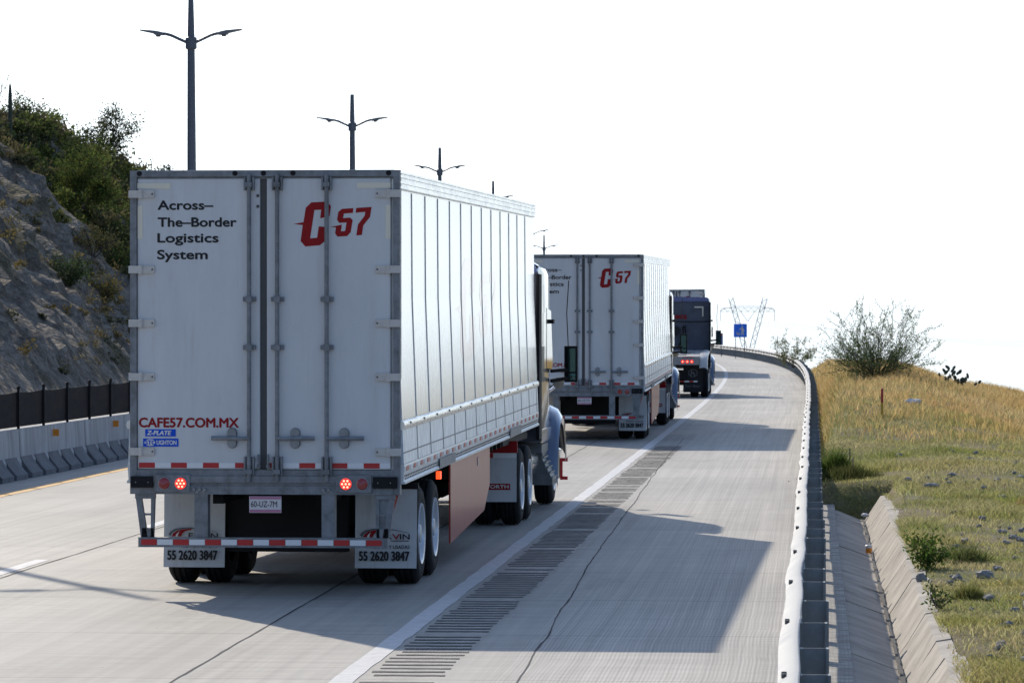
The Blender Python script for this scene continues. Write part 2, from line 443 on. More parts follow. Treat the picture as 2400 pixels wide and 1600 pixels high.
def road_material():
    m = bpy.data.materials.new('road_concrete'); m.use_nodes = True
    n, l = m.node_tree.nodes, m.node_tree.links
    b = n['Principled BSDF']; b.inputs['Roughness'].default_value = 0.72; b.inputs['Specular IOR Level'].default_value = 0.35
    uv = n.new('ShaderNodeUVMap')
    sp = n.new('ShaderNodeSeparateXYZ'); l.new(uv.outputs[0], sp.inputs[0])
    def nz(sx, sy, scale, det=5, rough=0.6):
        mp = n.new('ShaderNodeMapping'); mp.inputs['Scale'].default_value = (sx, sy, 1)
        l.new(uv.outputs[0], mp.inputs[0])
        t = n.new('ShaderNodeTexNoise'); t.inputs['Scale'].default_value = scale; t.inputs['Detail'].default_value = det; t.inputs['Roughness'].default_value = rough
        l.new(mp.outputs[0], t.inputs['Vector']); return t.outputs['Fac']
    def math_(op, a, bb=None, c=None):
        q = n.new('ShaderNodeMath'); q.operation = op
        for i, x in enumerate((a, bb, c)):
            if x is None: continue
            if isinstance(x, (int, float)): q.inputs[i].default_value = x
            else: l.new(x, q.inputs[i])
        return q.outputs[0]
    def rng(v, a, bb, c, d, clamp=True):
        q = n.new('ShaderNodeMapRange'); q.clamp = clamp
        for i, x in enumerate((a, bb, c, d)): q.inputs[i + 1].default_value = x
        l.new(v, q.inputs[0]); return q.outputs[0]
    def mulc(c1, f):
        q = n.new('ShaderNodeMixRGB'); q.blend_type = 'MULTIPLY'; q.inputs[0].default_value = 1
        l.new(c1, q.inputs[1]); l.new(f, q.inputs[2]); return q.outputs[0]
    base = n.new('ShaderNodeMixRGB'); base.inputs[1].default_value = (0.318, 0.304, 0.280, 1); base.inputs[2].default_value = (0.405, 0.386, 0.350, 1)
    l.new(rng(nz(0.12, 0.5, 1.0), .35, .65, 0, 1), base.inputs[0])
    c = base.outputs[0]
    # slab by slab tone (transverse joints every 4.2 m)
    slab = math_('FLOOR', math_('DIVIDE', sp.outputs['X'], 4.2))
    wh = n.new('ShaderNodeTexWhiteNoise'); wh.noise_dimensions = '2D'
    cm = n.new('ShaderNodeCombineXYZ'); l.new(slab, cm.inputs[0]); l.new(math_('FLOOR', math_('DIVIDE', math_('ADD', sp.outputs['Y'], 14.0), 3.7)), cm.inputs[1])
    l.new(cm.outputs[0], wh.inputs['Vector'])
    c = mulc(c, rng(wh.outputs['Value'], 0, 1, 0.93, 1.05))
    # streaks along the wheel tracks
    c = mulc(c, rng(nz(0.05, 5.0, 1.6, 4), .3, .7, 0.86, 1.10))
    # combed texture across the slab
    c = mulc(c, rng(nz(9.0, 0.7, 1.0, 3, 0.7), .3, .7, 0.86, 1.08))
    # fine longitudinal combing on the shoulder
    sh = rng(sp.outputs['Y'], 0.9, 1.3, 0, 1)
    tine = nz(0.05, 30.0, 1.3, 2, 0.5)
    tt = n.new('ShaderNodeMixRGB'); tt.inputs[1].default_value = (1, 1, 1, 1)
    l.new(sh, tt.inputs[0])
    tv = rng(tine, .35, .65, 0.86, 1.06); l.new(tv, tt.inputs[2])
    c = mulc(c, tt.outputs[0])
    wv = math_('SINE', math_('MULTIPLY', math_('ADD', sp.outputs['Y'], math_('MULTIPLY', nz(.25, .25, 1.0, 2), .12)), 205.0))
    tw = n.new('ShaderNodeMixRGB'); tw.inputs[1].default_value = (1, 1, 1, 1)
    l.new(math_('MULTIPLY', sh, rng(sp.outputs['X'], 34, 60, 1, 0)), tw.inputs[0]); l.new(rng(wv, -1, 1, .86, 1.08), tw.inputs[2])
    c = mulc(c, tw.outputs[0])
    c = mulc(c, rng(sp.outputs['Y'], 0.7, 1.5, 1.0, 1.17))
    # dark specks and oil stains
    c = mulc(c, rng(nz(1, 1, 9.0, 2), .70, .76, 1.0, 0.55))
    c = mulc(c, rng(nz(0.35, 1.2, 0.9, 6, 0.7), .58, .74, 1.0, 0.80))
    # transverse joints
    fr = math_('FRACT', math_('DIVIDE', sp.outputs['X'], 4.2))
    j = math_('LESS_THAN', fr, 0.006)
    c = mulc(c, rng(j, 0, 1, 1.0, 0.45))
    # dirt swept against the guardrail
    edge = math_('ADD', sp.outputs['Y'], math_('MULTIPLY', math_('SUBTRACT', nz(1.6, 0.5, 3.2, 6, 0.75), 0.5), 1.3))
    dm = n.new('ShaderNodeMixRGB'); dm.inputs[2].default_value = (0.15, 0.135, 0.115, 1)
    l.new(math_('MULTIPLY', rng(edge, 3.22, 3.42, 0, 1), rng(nz(2.2, 0.6, 6.0, 4), .42, .56, 0.15, 0.9)), dm.inputs[0]); l.new(c, dm.inputs[1])
    l.new(dm.outputs[0], b.inputs['Base Color'])
    bp = n.new('ShaderNodeBump'); bp.inputs['Strength'].default_value = 0.35; bp.inputs['Distance'].default_value = 0.01
    l.new(nz(6, 6, 6.0, 6, 0.75), bp.inputs['Height']); l.new(bp.outputs[0], b.inputs['Normal'])
    return m

YR = list(np.arange(-120, 431, 2.0))
strip('road', -22.0, 3.75, 0.0, YR, road_material(), uvs=True, rep=6)
YL = list(np.arange(-40, 421, 1.0))
strip('edge_line', -0.09, 0.09, 0.004, list(np.arange(-40, 421, 0.5)), 'linew', jag=0.02)
strip('yellow_line', -8.88, -8.68, 0.004, YL, 'liney', jag=0.02)
# lane dashes, one ribbon each five metres, joined as the painted lane line
mb = MB()
for k, y0 in enumerate(np.arange(-21.5, 400, 12.0)):
    seg = np.linspace(y0, y0 + 5.2, 6)
    for a, bq in zip(seg[:-1], seg[1:]):
        mb.poly([at(a, -5.13, .004), at(a, -4.97, .004), at(bq, -4.97, .004), at(bq, -5.13, .004)])
tag(mb.build('lane_line', 'linew'), kind='structure')
# rumble strip: groups of milled grooves between the joints
mb = MB()
y = 18.0
while y < 84:
    fr = (y / 4.2) % 1.0
    if 0.06 < fr < 0.985 and random.random() > 0.03:
        j = random.uniform(-.03, .03)
        a, b2 = at(y, 0.16 + j, .004), at(y, 0.70 + j * .6, .004)
        th = 0.105 if y < 60 else 0.1
        c, e = at(y + th, 0.70 + j * .6, .004), at(y + th, 0.16 + j, .004)
        pts1, pts2 = [], []
        for q in range(7):
            t = q / 6
            pts1.append((a[0] + (b2[0] - a[0]) * t, a[1] + (b2[1] - a[1]) * t + random.uniform(-.014, .014), .004))
            pts2.append((e[0] + (c[0] - e[0]) * t, e[1] + (c[1] - e[1]) * t + random.uniform(-.014, .014), .004))
        mb.poly(pts1 + pts2[::-1])
    y += 0.30
tag(mb.build('rumble_strip', 'rumble'), kind='structure')
# meandering joints
def joint(name, pts, w, jag, seedz):
    mb = MB(); prev = None
    ys = np.arange(pts[0][0], pts[-1][0], 0.25)
    for y in ys:
        d = np.interp(y, [p[0] for p in pts], [p[1] for p in pts]) + noise.noise(Vector((y * .55, seedz, 0))) * jag + noise.noise(Vector((y * 2.7, seedz, 5))) * jag * .4
        ww = w * (0.55 + 0.9 * abs(noise.noise(Vector((y * .9, seedz, 9)))))
        cur = (at(y, d - ww / 2, .004), at(y, d + ww / 2, .004))
        if prev: mb.poly([prev[0], prev[1], cur[1], cur[0]])
        prev = cur
    return tag(mb.build(name, 'crack'), kind='structure')
joint('road_joint', [(10, -1.2), (45, -1.3), (120, -1.3), (300, -1.3)], 0.022, 0.02, 1.5)
joint('road_joint', [(10, -4.88), (120, -4.88), (300, -4.88)], 0.022, 0.015, 7.5)
joint('road_joint', [(10, 1.5), (29, 1.30), (43, 1.03), (60, .82), (77, .62), (90, .55)], 0.017, 0.025, 4.5)

# ------------------------------------------------------------------ ground, valley, roadside bank
gm = bpy.data.materials.new('far_ground'); gm.use_nodes = True
gm.node_tree.nodes['Principled BSDF'].inputs['Base Color'].default_value = (0.16, 0.14, 0.09, 1)
gm.node_tree.nodes['Principled BSDF'].inputs['Roughness'].default_value = 0.95
mb = MB()
gx = [-4000, -600, -60, -20, 20, 60, 600, 4000]; gy = [-3000, -200, 0, 150, 420, 900, 2000, 6000]
gv = [(x, y, -1.5 - 0.032 * max(0, y) - 0.01 * max(0, abs(x) - 30)) for y in gy for x in gx]
mb.add(gv, [(r * 8 + c, r * 8 + c + 1, r * 8 + c + 9, r * 8 + c + 8) for r in range(7) for c in range(7)])
tag(mb.build('ground', gm), kind='structure')

def bank_z(y, dp):
    """height of the bank right of the guardrail; dp = metres right of the rail"""
    A = 1.26 * smooth(47, 95, y)
    g = 1.0 - 0.56 * smooth(1.9, 4.7, dp) - 0.45 * smooth(4.7, 7.5, dp) - 2.2 * smooth(9.0, 24.0, dp)
    base = 0.16 - 2.5 * smooth(7, 22, dp)
    z = base + A * g
    z += 0.16 * noise.noise(Vector((y * .11, dp * .45, 2.2))) * smooth(40, 70, y) + 0.05 * noise.noise(Vector((y * .6, dp * .9, 8.1)))
    f = smooth(104, 225, y)
    z = z * (1 - f) + f * (-0.25 - 0.14 * dp)
    if y < 57.4 and dp < 1.2:                   # the lined ditch lies here
        z = -0.75 + 0.9 * smooth(.96, 1.08, dp)
    elif y < 58.6 and dp < 1.2:
        z = min(z, -0.3 + 0.9 * (y - 57.4))
    if dp < 0.9: z = min(z, 0.02 + 2.4 * max(0, dp - .12)) if dp > .12 else min(z, .02)
    return z

def bank_pt(y, dp, dz=0.0):
    p = at(y, RAIL_D + dp)
    return (p[0], p[1], bank_z(y, dp) + dz)

def bank_material():
    m = bpy.data.materials.new('bank_soil'); m.use_nodes = True
    n, l = m.node_tree.nodes, m.node_tree.links
    b = n['Principled BSDF']; b.inputs['Roughness'].default_value = 0.95; b.inputs['Specular IOR Level'].default_value = 0.1
    t = n.new('ShaderNodeTexCoord')
    def nz(s, d=6, r=.65):
        q = n.new('ShaderNodeTexNoise'); q.inputs['Scale'].default_value = s; q.inputs['Detail'].default_value = d; q.inputs['Roughness'].default_value = r
        l.new(t.outputs['Object'], q.inputs['Vector']); return q.outputs['Fac']
    def rng(v, a, bb):
        q = n.new('ShaderNodeMapRange'); q.inputs[1].default_value = a; q.inputs[2].default_value = bb; l.new(v, q.inputs[0]); return q.outputs[0]
    m1 = n.new('ShaderNodeMixRGB'); m1.inputs[1].default_value = (0.25, 0.205, 0.135, 1); m1.inputs[2].default_value = (0.19, 0.19, 0.075, 1)
    l.new(rng(nz(0.5), .42, .58), m1.inputs[0])
    m2 = n.new('ShaderNodeMixRGB'); m2.inputs[2].default_value = (0.27, 0.25, 0.225, 1)
    l.new(m1.outputs[0], m2.inputs[1]); l.new(rng(nz(0.8), .57, .68), m2.inputs[0])
    m3 = n.new('ShaderNodeMixRGB'); m3.blend_type = 'MULTIPLY'; m3.inputs[0].default_value = 1
    l.new(m2.outputs[0], m3.inputs[1])
    q = n.new('ShaderNodeMapRange'); q.inputs[1].default_value = .3; q.inputs[2].default_value = .7; q.inputs[3].default_value = .6; q.inputs[4].default_value = 1.25
    l.new(nz(14, 5, .8), q.inputs[0]); l.new(q.outputs[0], m3.inputs[2])
    l.new(m3.outputs[0], b.inputs['Base Color'])
    bp = n.new('ShaderNodeBump'); bp.inputs['Strength'].default_value = .7; bp.inputs['Distance'].default_value = .06
    l.new(nz(11, 6, .8), bp.inputs['Height']); l.new(bp.outputs[0], b.inputs['Normal'])
    return m

ys = list(np.arange(-30, 18, 4.0)) + list(np.arange(18, 140, 0.4)) + list(np.arange(140, 420, 4.0))
dps = list(np.arange(0.0, 6.0, 0.16)) + list(np.arange(6.0, 26.0, 1.0))
vs = [bank_pt(y, d) for y in ys for d in dps]
k = len(dps)
mb = MB(); mb.add(vs, [(i * k + j, i * k + j + 1, (i + 1) * k + j + 1, (i + 1) * k + j) for i in range(len(ys) - 1) for j in range(k - 1)])
tag(mb.build('roadside_bank', bank_material(), smooth=True), kind='structure')

# lined drainage ditch: slabs about 1.5 m long, each laid a touch out of line
mb = MB()
y = -6.0
while y < 57.0:
    L = random.uniform(1.35, 1.65)
    y1 = min(y + L, 57.2)
    j = [random.uniform(-.007, .007) for _ in range(6)]
    w = random.uniform(-.03, .03)
    prof = [(0.17, 0.0), (0.42, -.075 + j[0]), (0.72, -.185 + j[1]), (0.80, -.20 + j[1]), (0.86, -.11 + j[2]), (1.03 + w * .3, .15 + j[3]), (1.16 + w, .17 + j[3]), (1.20 + w, -.2), (0.17, -.5)]
    steps = 4
    rings = []
    for q in range(steps + 1):
        yy = y + (y1 - y - 0.02) * q / steps
        rings.append([at(yy, RAIL_D + p[0] + (noise.noise(Vector((yy * 2.2, p[0], 1))) * .03 if 5 <= i <= 7 else 0), p[1] + noise.noise(Vector((yy * 1.3, p[0] * 2, 4))) * .006) for i, p in enumerate(prof)])
    n = len(prof); vs = [p for r_ in rings for p in r_]
    fs = [(a * n + i, a * n + (i + 1) % n, (a + 1) * n + (i + 1) % n, (a + 1) * n + i) for a in range(steps) for i in range(n)]
    fs += [tuple(range(n)), tuple(steps * n + i for i in range(n))[::-1]]
    mb.add(vs, fs)
    y = y1
tag(mb.build('drainage_ditch', 'ditch'), kind='structure')
# dark silt in the bottom of the ditch
mb = MB(); prev = None
for yy in np.arange(-5, 57, 0.2):
    ww = 0.004 + 0.03 * max(0, noise.noise(Vector((yy * .35, 3, 1)))) + .03 * abs(noise.noise(Vector((yy * 3, 3, 1))))
    cur = (at(yy, RAIL_D + .765 - ww, -.168), at(yy, RAIL_D + .775 + ww, -.168 + ww * .2))
    if prev: mb.poly([prev[0], prev[1], cur[1], cur[0]])
    prev = cur
tag(mb.build('ditch_silt', 'crack'), kind='structure')

# ------------------------------------------------------------------ guardrail
rail = empty('guardrail', at(60, RAIL_D, 0.0))
tag(rail, 'galvanised corrugated steel guardrail on dark posts curving along the right shoulder', 'guardrail')
RO = Vector(rail.location)
WP = [(0.0, .765), (-.03, .762), (-.115, .705), (-.118, .668), (-.035, .612), (-.035, .588), (-.118, .532), (-.115, .495), (-.03, .438), (0.0, .435)]
prof = WP + [(p[0] + .008, p[1] - (.006 if i < 5 else -.006)) for i, p in list(enumerate(WP))[::-1]]
def wob(y):
    return 0.022 * noise.noise(Vector((y * .45, 1.7, 0))) + 0.005 * noise.noise(Vector((y * 1.1, 9.7, 0)))
y = 14.0; nb = 0
while y < 400:
    seg = 3.81
    mb = MB(); rings = []
    o1 = random.uniform(-.003, .003)
    for q in range(7):
        yy = y + (seg + .25) * q / 6
        sag = -0.010 * math.sin(math.pi * q / 6)
        rings.append([tuple(Vector(at(yy, RAIL_D + p[0] + wob(yy) + sag + o1 * (1 if nb % 2 else -1), p[1] + .012 * noise.noise(Vector((yy * .2, 4, 4))))) - RO) for p in prof])
    n = len(prof); vs = [p for r_ in rings for p in r_]
    mb.add(vs, [(a * n + i, a * n + (i + 1) % n, (a + 1) * n + (i + 1) % n, (a + 1) * n + i) for a in range(6) for i in range(n)] + [tuple(range(n)), tuple(6 * n + i for i in range(n))[::-1]])
    for (bo, bz) in ((-.075, .738), (-.04, .60), (-.075, .462)):
        for e in (0.06, 0.19):
            c = Vector(at(y + e, RAIL_D + bo + wob(y) - .008, bz)) - RO
            mb.lathe([(-.012, .015), (.012, .015)], 'z', c, 8, 1)
    mb.build('rail_beam', ['rail', 'bolt'], rail, smooth=True)
    y += seg; nb += 1
def post_mesh(mb, y):
    c0 = Vector(at(y, RAIL_D)) - RO; s = slope(y)
    rot = Matrix.Rotation(-math.atan(s), 3, 'Z')
    hz = .735 + random.uniform(-.03, .02)
    w = wob(y)
    for (a, b_, e, f) in ((.0 + w, .016 + w, -.055, .055), (.155 + w, .171 + w, -.055, .055), (.016 + w, .155 + w, -.006, .006)):
        vs = [tuple(rot @ Vector((x, yy, z)) + c0) for x in (a, b_) for yy in (e, f) for z in (-.05, hz)]
        mb.add(vs, [(0, 1, 3, 2), (4, 6, 7, 5), (0, 4, 5, 1), (2, 3, 7, 6), (0, 2, 6, 4), (1, 5, 7, 3)])
py = list(np.arange(14.1, 400, 1.905))
for y in py[:100]:
    mb = MB(); post_mesh(mb, y); mb.build('rail_post', 'post', rail)
mb = MB()
for y in py[100:]: post_mesh(mb, y)
tag(mb.build('rail_post', 'post', rail), kind='stuff')

# ------------------------------------------------------------------ median barrier, net fence, lamps
BD = -9.97
BL = 6.0
def barrier_piece(y0, hook):
    r0 = empty('concrete_barrier', at(y0, BD), -math.atan(slope(y0 + 3)))
    body = [(-.13, .82), (.11, .82), (.135, .34), (.16, .29), (.16, 0), (-.30, 0), (-.30, .1), (-.16, .30)]
    mb = MB(); mb.prism(body, 'y', 0.015, BL - .015)
    mb.build('barrier_body', 'barrier', r0)
    mb = MB()
    y = 0.0
    while y < BL - .3:
        y1 = min(y + .96, BL - .02)
        mb.prism([(.136, .36), (.19, .25), (.29, .13), (.335, .085), (.335, 0), (.161, 0), (.161, .28)], 'y', y + .015, y1)
        y += 1.18
    mb.build('barrier_foot', 'barrierfoot', r0)
    mb = MB(); mb.box(.112, .225, 2.95, 2.97, .62, .74); mb.build('reflector', 'orange', r0)
    return r0
for i, y0 in enumerate(np.arange(42.2, 205, BL)):
    b0 = barrier_piece(float(y0), i)
    lab = 'stained grey concrete median barrier segment with orange reflector under the dark net fence'
    tag(b0, lab, 'barrier', 'concrete median barrier segments')
fence = empty('net_fence', at(70, BD, .82))
tag(fence, 'black shade net fence on thin posts along the top of the concrete median barrier', 'fence')
FO = Vector(fence.location)
mb = MB(); prev = None
fy = list(np.arange(42.2, 204, 2.2))
for i, y in enumerate(np.arange(42.2, 204, 0.55)):
    sagz = .012 * noise.noise(Vector((y * .7, 0, 0))) - .02 * math.sin(math.pi * ((y - 42.2) / 2.2 % 1))
    a = Vector(at(y, BD + .035, .85)) - FO; b_ = Vector(at(y, BD + .035, 1.44 + sagz)) - FO
    a2 = Vector(at(y, BD + .020, .85)) - FO; b2 = Vector(at(y, BD + .020, 1.44 + sagz)) - FO
    if prev: mb.add([prev[0], prev[1], a, b_, prev[2], prev[3], a2, b2], [(0, 2, 3, 1), (4, 5, 7, 6), (1, 3, 7, 5), (0, 4, 6, 2)])
    prev = (a, b_, a2, b2)
mb.build('net', 'net', fence)
for i, y in enumerate(fy):
    mb = MB(); c = Vector(at(y, BD + .06, .82)) - FO
    top = .68 + random.choice([0, .0, .10])
    mb.box(c.x - .022, c.x + .022, c.y - .022, c.y + .022, 0, top)
    mb.lathe([(0, .035), (.03, .03), (.045, .01)], 'z', (c.x, c.y, top), 10)
    mb.build('fence_post', 'black', fence)

def lamp_mesh():
    r0 = empty('street_lamp', (0, 0, 0))
    mb = MB()
    mb.lathe([(0, .14), (2, .13), (9.0, .085), (10.0, .06)], 'z', (0, 0, 0), 14)
    mb.lathe([(0, .22), (.06, .22), (.06, .15)], 'z', (0, 0, 0), 14)
    mb.build('lamp_pole', 'pole', r0, smooth=True)
    mb = MB(); mb.lathe([(-.14, .10), (-.12, .13), (.12, .13), (.14, .10)], 'z', (0, 0, 8.95), 12); mb.build('collar', 'pole', r0)
    for s in (-1, 1):
        mb = MB()
        mb.tube([(s * .08, 0, 8.96), (s * .28, 0, 9.05), (s * .45, 0, 9.13), (s * .58, 0, 9.165), (s * .74, 0, 9.18)], .035, 8)
        a = mb.build('lamp_arm', 'pole', r0, smooth=True)
        mb = MB()
        mb.prism([(s * .62, 9.135), (s * .66, 9.205), (s * .80, 9.235), (s * 1.16, 9.265), (s * 1.18, 9.245), (s * .86, 9.175), (s * .82, 9.135)], 'y', -.13, .13)
        mb.box(min(s * .70, s * .80), max(s * .70, s * .80), -.05, .05, 9.10, 9.14)
        mb.build('lamp_head', 'poleface', r0, bevel=0.01)
    return r0
lamp0 = lamp_mesh()
lab = {0: 'grey double arm street lamp nearest the camera, only its shadow reaches the road',
       1: 'tallest grey double arm street lamp, above the left door of the nearest trailer',
       2: 'grey double arm street lamp above the right door of the nearest trailer',
       3: 'grey double arm street lamp above the rear part of the long white trailer roof',
       4: 'grey street lamp half hidden behind the middle of the long white trailer roof',
       5: 'small grey street lamp with one arm peeking past the front end of the nearest trailer',
       6: 'small distant grey double arm street lamp just above the second trailer roof',
       7: 'thin farthest street lamp right of the small double arm lamp above the second trailer'}
lamps = [(-10.0, 53.0, 0), (-7.27, 90.8, 0), (-5.17, 130, 0), (-3.08, 170, 0), (-1.0, 211, 0), (0.1 + 1.17, 251, -.9), (2.45, 305, -.85), (3.3, 362, -1.5)]
for i, (x, y, dz) in enumerate(lamps):
    o = lamp0 if i == 0 else copy_tree(lamp0)
    o.location = (x, y, dz); o.rotation_euler = (0, R(-0.25) if i < 3 else 0, R(-3 + random.uniform(-3, 3)))
    tag(o, lab[i], 'street lamp', 'double arm street lamps in the median')

# ------------------------------------------------------------------ wheels
def wheel_meshes():
    """tyre and rim meshes turned round the x axis, outer face at +x"""
    t = MB()
    w, r = .27, .50
    t.lathe([(-w / 2 + .02, .29), (-w / 2, .36), (-w / 2 + .005, .44), (-w / 2 + .035, .485), (-w / 2 + .06, r), (-.07, r), (-.065, r - .014), (-.05, r - .014), (-.045, r), (-.01, r), (-.006, r - .014), (.006, r - .014), (.01, r),
             (.045, r), (.05, r - .014), (.065, r - .014), (.07, r), (w / 2 - .06, r), (w / 2 - .035, .485), (w / 2 - .005, .44), (w / 2, .36), (w / 2 - .02, .29)], 'x', (0, 0, 0), 40, 0, False)
    rm = MB()
    rm.lathe([(-.10, .285), (.128, .31), (.140, .305), (.132, .282), (.09, .262), (.06, .20), (.055, .14), (.075, .125), (.09, .10), (.125, .085), (.13, .04)], 'x', (0, 0, 0), 32)
    for k in range(10):
        a = 2 * math.pi * k / 10
        rm.lathe([(.03, .016), (.075, .016), (.08, .008)], 'x', (0, .165 * math.cos(a), .165 * math.sin(a)), 6)
    return t, rm
_t, _r = wheel_meshes()
_to = _t.build('tyre', 'tyre', None, smooth=True); TYRE = _to.data; bpy.data.objects.remove(_to)
_ro = _r.build('rim', 'rim', None, smooth=True); RIM = _ro.data; bpy.data.objects.remove(_ro)
def link(name, me, parent, loc=(0, 0, 0), rz=0.0):
    o = bpy.data.objects.new(name, me); COL.objects.link(o); o.parent = parent; o.location = loc; o.rotation_euler = (0, 0, rz)
    return o
def wheel(parent, x, y, dual=True, steer=0.0):
    """dual wheel whose outer tyre is centred at |x|; a Empty named wheel holds tyres and rim"""
    s = 1 if x > 0 else -1
    w = empty('wheel', (x, y, .5), (0 if s > 0 else math.pi) + steer, parent)
    link('tyre', TYRE, w)
    if dual:
        link('tyre', TYRE, w, (-.355, 0, 0))
        link('rim', RIM, w, (.0, 0, 0))
    else:
        link('rim', RIM, w, (.0, 0, 0))
    return w

# ------------------------------------------------------------------ trailer
PX, PY, PS = 615.5, 750.0, 245.8                     # how a point of the rear face was read off
def rx(p): return (p - PX) / PS
def rz(p): return 2.65 + (PY - p) / PS
TL = 16.15
def nose(p): return (p[0], p[1], p[2] + 0.0087 * p[1])
LOGO = {
 'C': [(540, 165), (925, 145), (1040, 215), (1085, 270), (1045, 545), (785, 605), (815, 365), (625, 375), (505, 1155), (700, 1140), (745, 828), (1005, 845), (960, 1195), (780, 1345), (370, 1380), (240, 1230), (300, 790), (45, 757), (320, 710), (385, 310)],
 '5': [(1390, 345), (1710, 325), (1695, 455), (1445, 475), (1420, 600), (1620, 585), (1690, 655), (1635, 985), (1535, 1095), (1265, 1110), (1200, 1020), (1225, 855), (1070, 842), (1390, 780), (1360, 965), (1480, 955), (1520, 720), (1310, 730), (1255, 640), (1290, 430)],
 '7': [(1790, 320), (2215, 295), (2170, 570), (1985, 800), (1945, 1065), (1790, 1080), (1835, 775), (2020, 540), (2040, 430), (1770, 450)]}

def build_trailer(root):
    # ---- body shell
    mb = MB(nose)
    zt, zb = 4.075, 1.11
    sw = lambda z: 1.268 + .0062 * (3.93 - z) + (0.034 * min(1.0, (2.85 - z) / 1.15) if z < 2.85 else 0)                        # sides flared towards the floor, a shape added to reflect more sky
    mb.prism([(-sw(1.7), 1.27), (sw(1.7), 1.27), (sw(1.7), 1.7), (sw(2.85), 2.85), (sw(3.93), 3.93), (-sw(3.93), 3.93), (-sw(2.85), 2.85), (-sw(1.7), 1.7)], 'y', .06, TL, 0)
    mb.box(-1.26, 1.26, .05, TL - .01, 1.15, 1.268, 0)
    for s in (-1, 1):
        for k in range(1, 13):
            y = .06 + k * (TL - .06) / 13.2
            mb.prism([(s * (sw(1.7) - .01), 1.70), (s * (sw(1.7) + .006), 1.70), (s * (sw(2.85) + .006), 2.85), (s * (sw(3.885) + .006), 3.885), (s * (sw(3.885) - .01), 3.885), (s * (sw(2.85) - .01), 2.85)], 'y', y - .02, y + .02, 1)
    body = mb.build('trailer_body', ['side', 'seam'], root)
    mb = MB(nose)                                                    # top rail with ribs, roof
    for s in (-1, 1):
        mb.box(*sorted((s * 1.10, s * 1.292)), .055, TL, 3.90, 4.06)
        for z in (3.905, 3.955, 4.01, 4.05):
            mb.box(*sorted((s * 1.2925, s * 1.304)), .055, TL, z, z + .022)
    mb.box(-1.24, 1.24, .05, TL, 4.062, 4.085)
    mb.build('top_rail', 'alu', body)
    mb = MB(nose)                                                    # rounded bright moulding
    for s in (-1, 1):
        mb.prism([(s * 1.30, 1.695), (s * 1.334, 1.680), (s * 1.346, 1.645), (s * 1.334, 1.61), (s * 1.30, 1.60)], 'y', .02, TL)
        for k in range(14):
            y = .55 + k * (TL - .06) / 13.2
            mb.box(*sorted((s * 1.338, s * 1.350)), y - .03, y + .03, 1.648, 1.668, 1)
    mb.build('rub_moulding', ['alu', 'bolt'], body, smooth=True)
    mb = MB(nose)                                                    # scuff liner, reflections mottled into its colour, with its grid of seams
    for s in (-1, 1):
        mb.prism([(s * 1.30, 1.275), (s * 1.333, 1.275), (s * 1.321, 1.599), (s * 1.30, 1.599)], 'y', .055, TL - .005, 0)
        for k in range(1, 14):
            y = .06 + k * (TL - .06) / 13.2
            mb.prism([(s * 1.30, 1.276), (s * 1.337, 1.276), (s * 1.325, 1.598), (s * 1.30, 1.598)], 'y', y - .018, y + .018, 1)
        mb.box(*sorted((s * 1.30, s * 1.3335)), .06, TL - .01, 1.375, 1.387, 1)
    mb.build('scuff_liner', ['scuff', 'steel'], body)
    mb = MB(nose)                                                    # bottom rail: rivets, holes, conspicuity marks
    for s in (-1, 1):
        mb.prism([(s * 1.262, 1.27), (s * 1.335, 1.272), (s * 1.338, 1.25), (s * 1.328, 1.12), (s * 1.345, 1.105), (s * 1.345, 1.085), (s * 1.262, 1.085)], 'y', .05, TL, 0)
        y = .25; k = 0
        while y < TL - .2:
            mb.box(*sorted((s * 1.333, s * 1.341)), y, y + (.19), 1.205, 1.250, 1 if k % 2 == 0 else 2)
            y += .31; k += 1
        y = .12
        while y < TL - .1:
            mb.box(*sorted((s * 1.329, s * 1.339)), y, y + .035, 1.152, 1.166, 3)
            mb.box(*sorted((s * 1.326, s * 1.336)), y + .07, y + .105, 1.125, 1.137, 3)
            y += .14
        for y0 in (3.2, 11.6):
            mb.box(*sorted((s * 1.3455, s * 1.351)), y0, y0 + 1.6, 1.09, 1.19, 4)
    mb.build('bottom_rail', ['white', 'redtape', 'whitetape', 'bolt', 'steel'], body)
    # red emblem on the side panels, its colour paled to carry the glare
    ghost = mat('glare_paled_red_print', (0.60, 0.26, 0.27), 0.25, metal=0.10, coat=1.0, crough=0.17, bump=0.012, bscale=1.0, bstretch=(1, 16, .35))
    for s in (-1, 1):
        mb = MB(nose)
        for ch in LOGO.values():
            pts = []
            for (u, v) in ch:
                yy = 5.4 + (u - 45) / 2170 * 5.2; zz = 2.12 + (1380 - v) / 1235 * 1.18
                if s < 0: yy = 16.0 - yy
                pts.append((s * (sw(zz) + .001), yy, zz))
            mb.poly(pts)
        mb.build('side_emblem', ghost, body)
    # ---- rear frame
    mb = MB(nose)
    for s in (-1, 1):
        mb.box(*sorted((s * 1.238, s * 1.302)), -.01, .12, .985, 4.06)
    mb.box(-1.302, 1.302, -.012, .12, 4.02, 4.08)
    mb.box(-1.237, 1.237, .02, .10, 3.998, 4.019)
    mb.box(-1.237, 1.237, -.008, .12, 1.16, 1.218)
    mb.box(-1.237, 1.237, -.03, .12, 1.098, 1.159)
    mb.box(-1.237, 1.237, -.005, .14, 1.066, 1.0975)
    mb.box(-1.237, 1.237, -.02, .12, .985, 1.0655)
    for p in (318, 545.5, 613, 683, 909):
        mb.lathe([(-.016, .026), (.004, .026)], 'y', (rx(p), 0, 4.052), 10, 1)
    for p in (448.7, 462, 474, 755, 768):
        mb.lathe([(-.045, .016), (-.02, .018)], 'y', (rx(p), 0, 1.03), 8, 2)
    frame = mb.build('rear_frame', ['steel', 'black', 'steel_lt'], root)
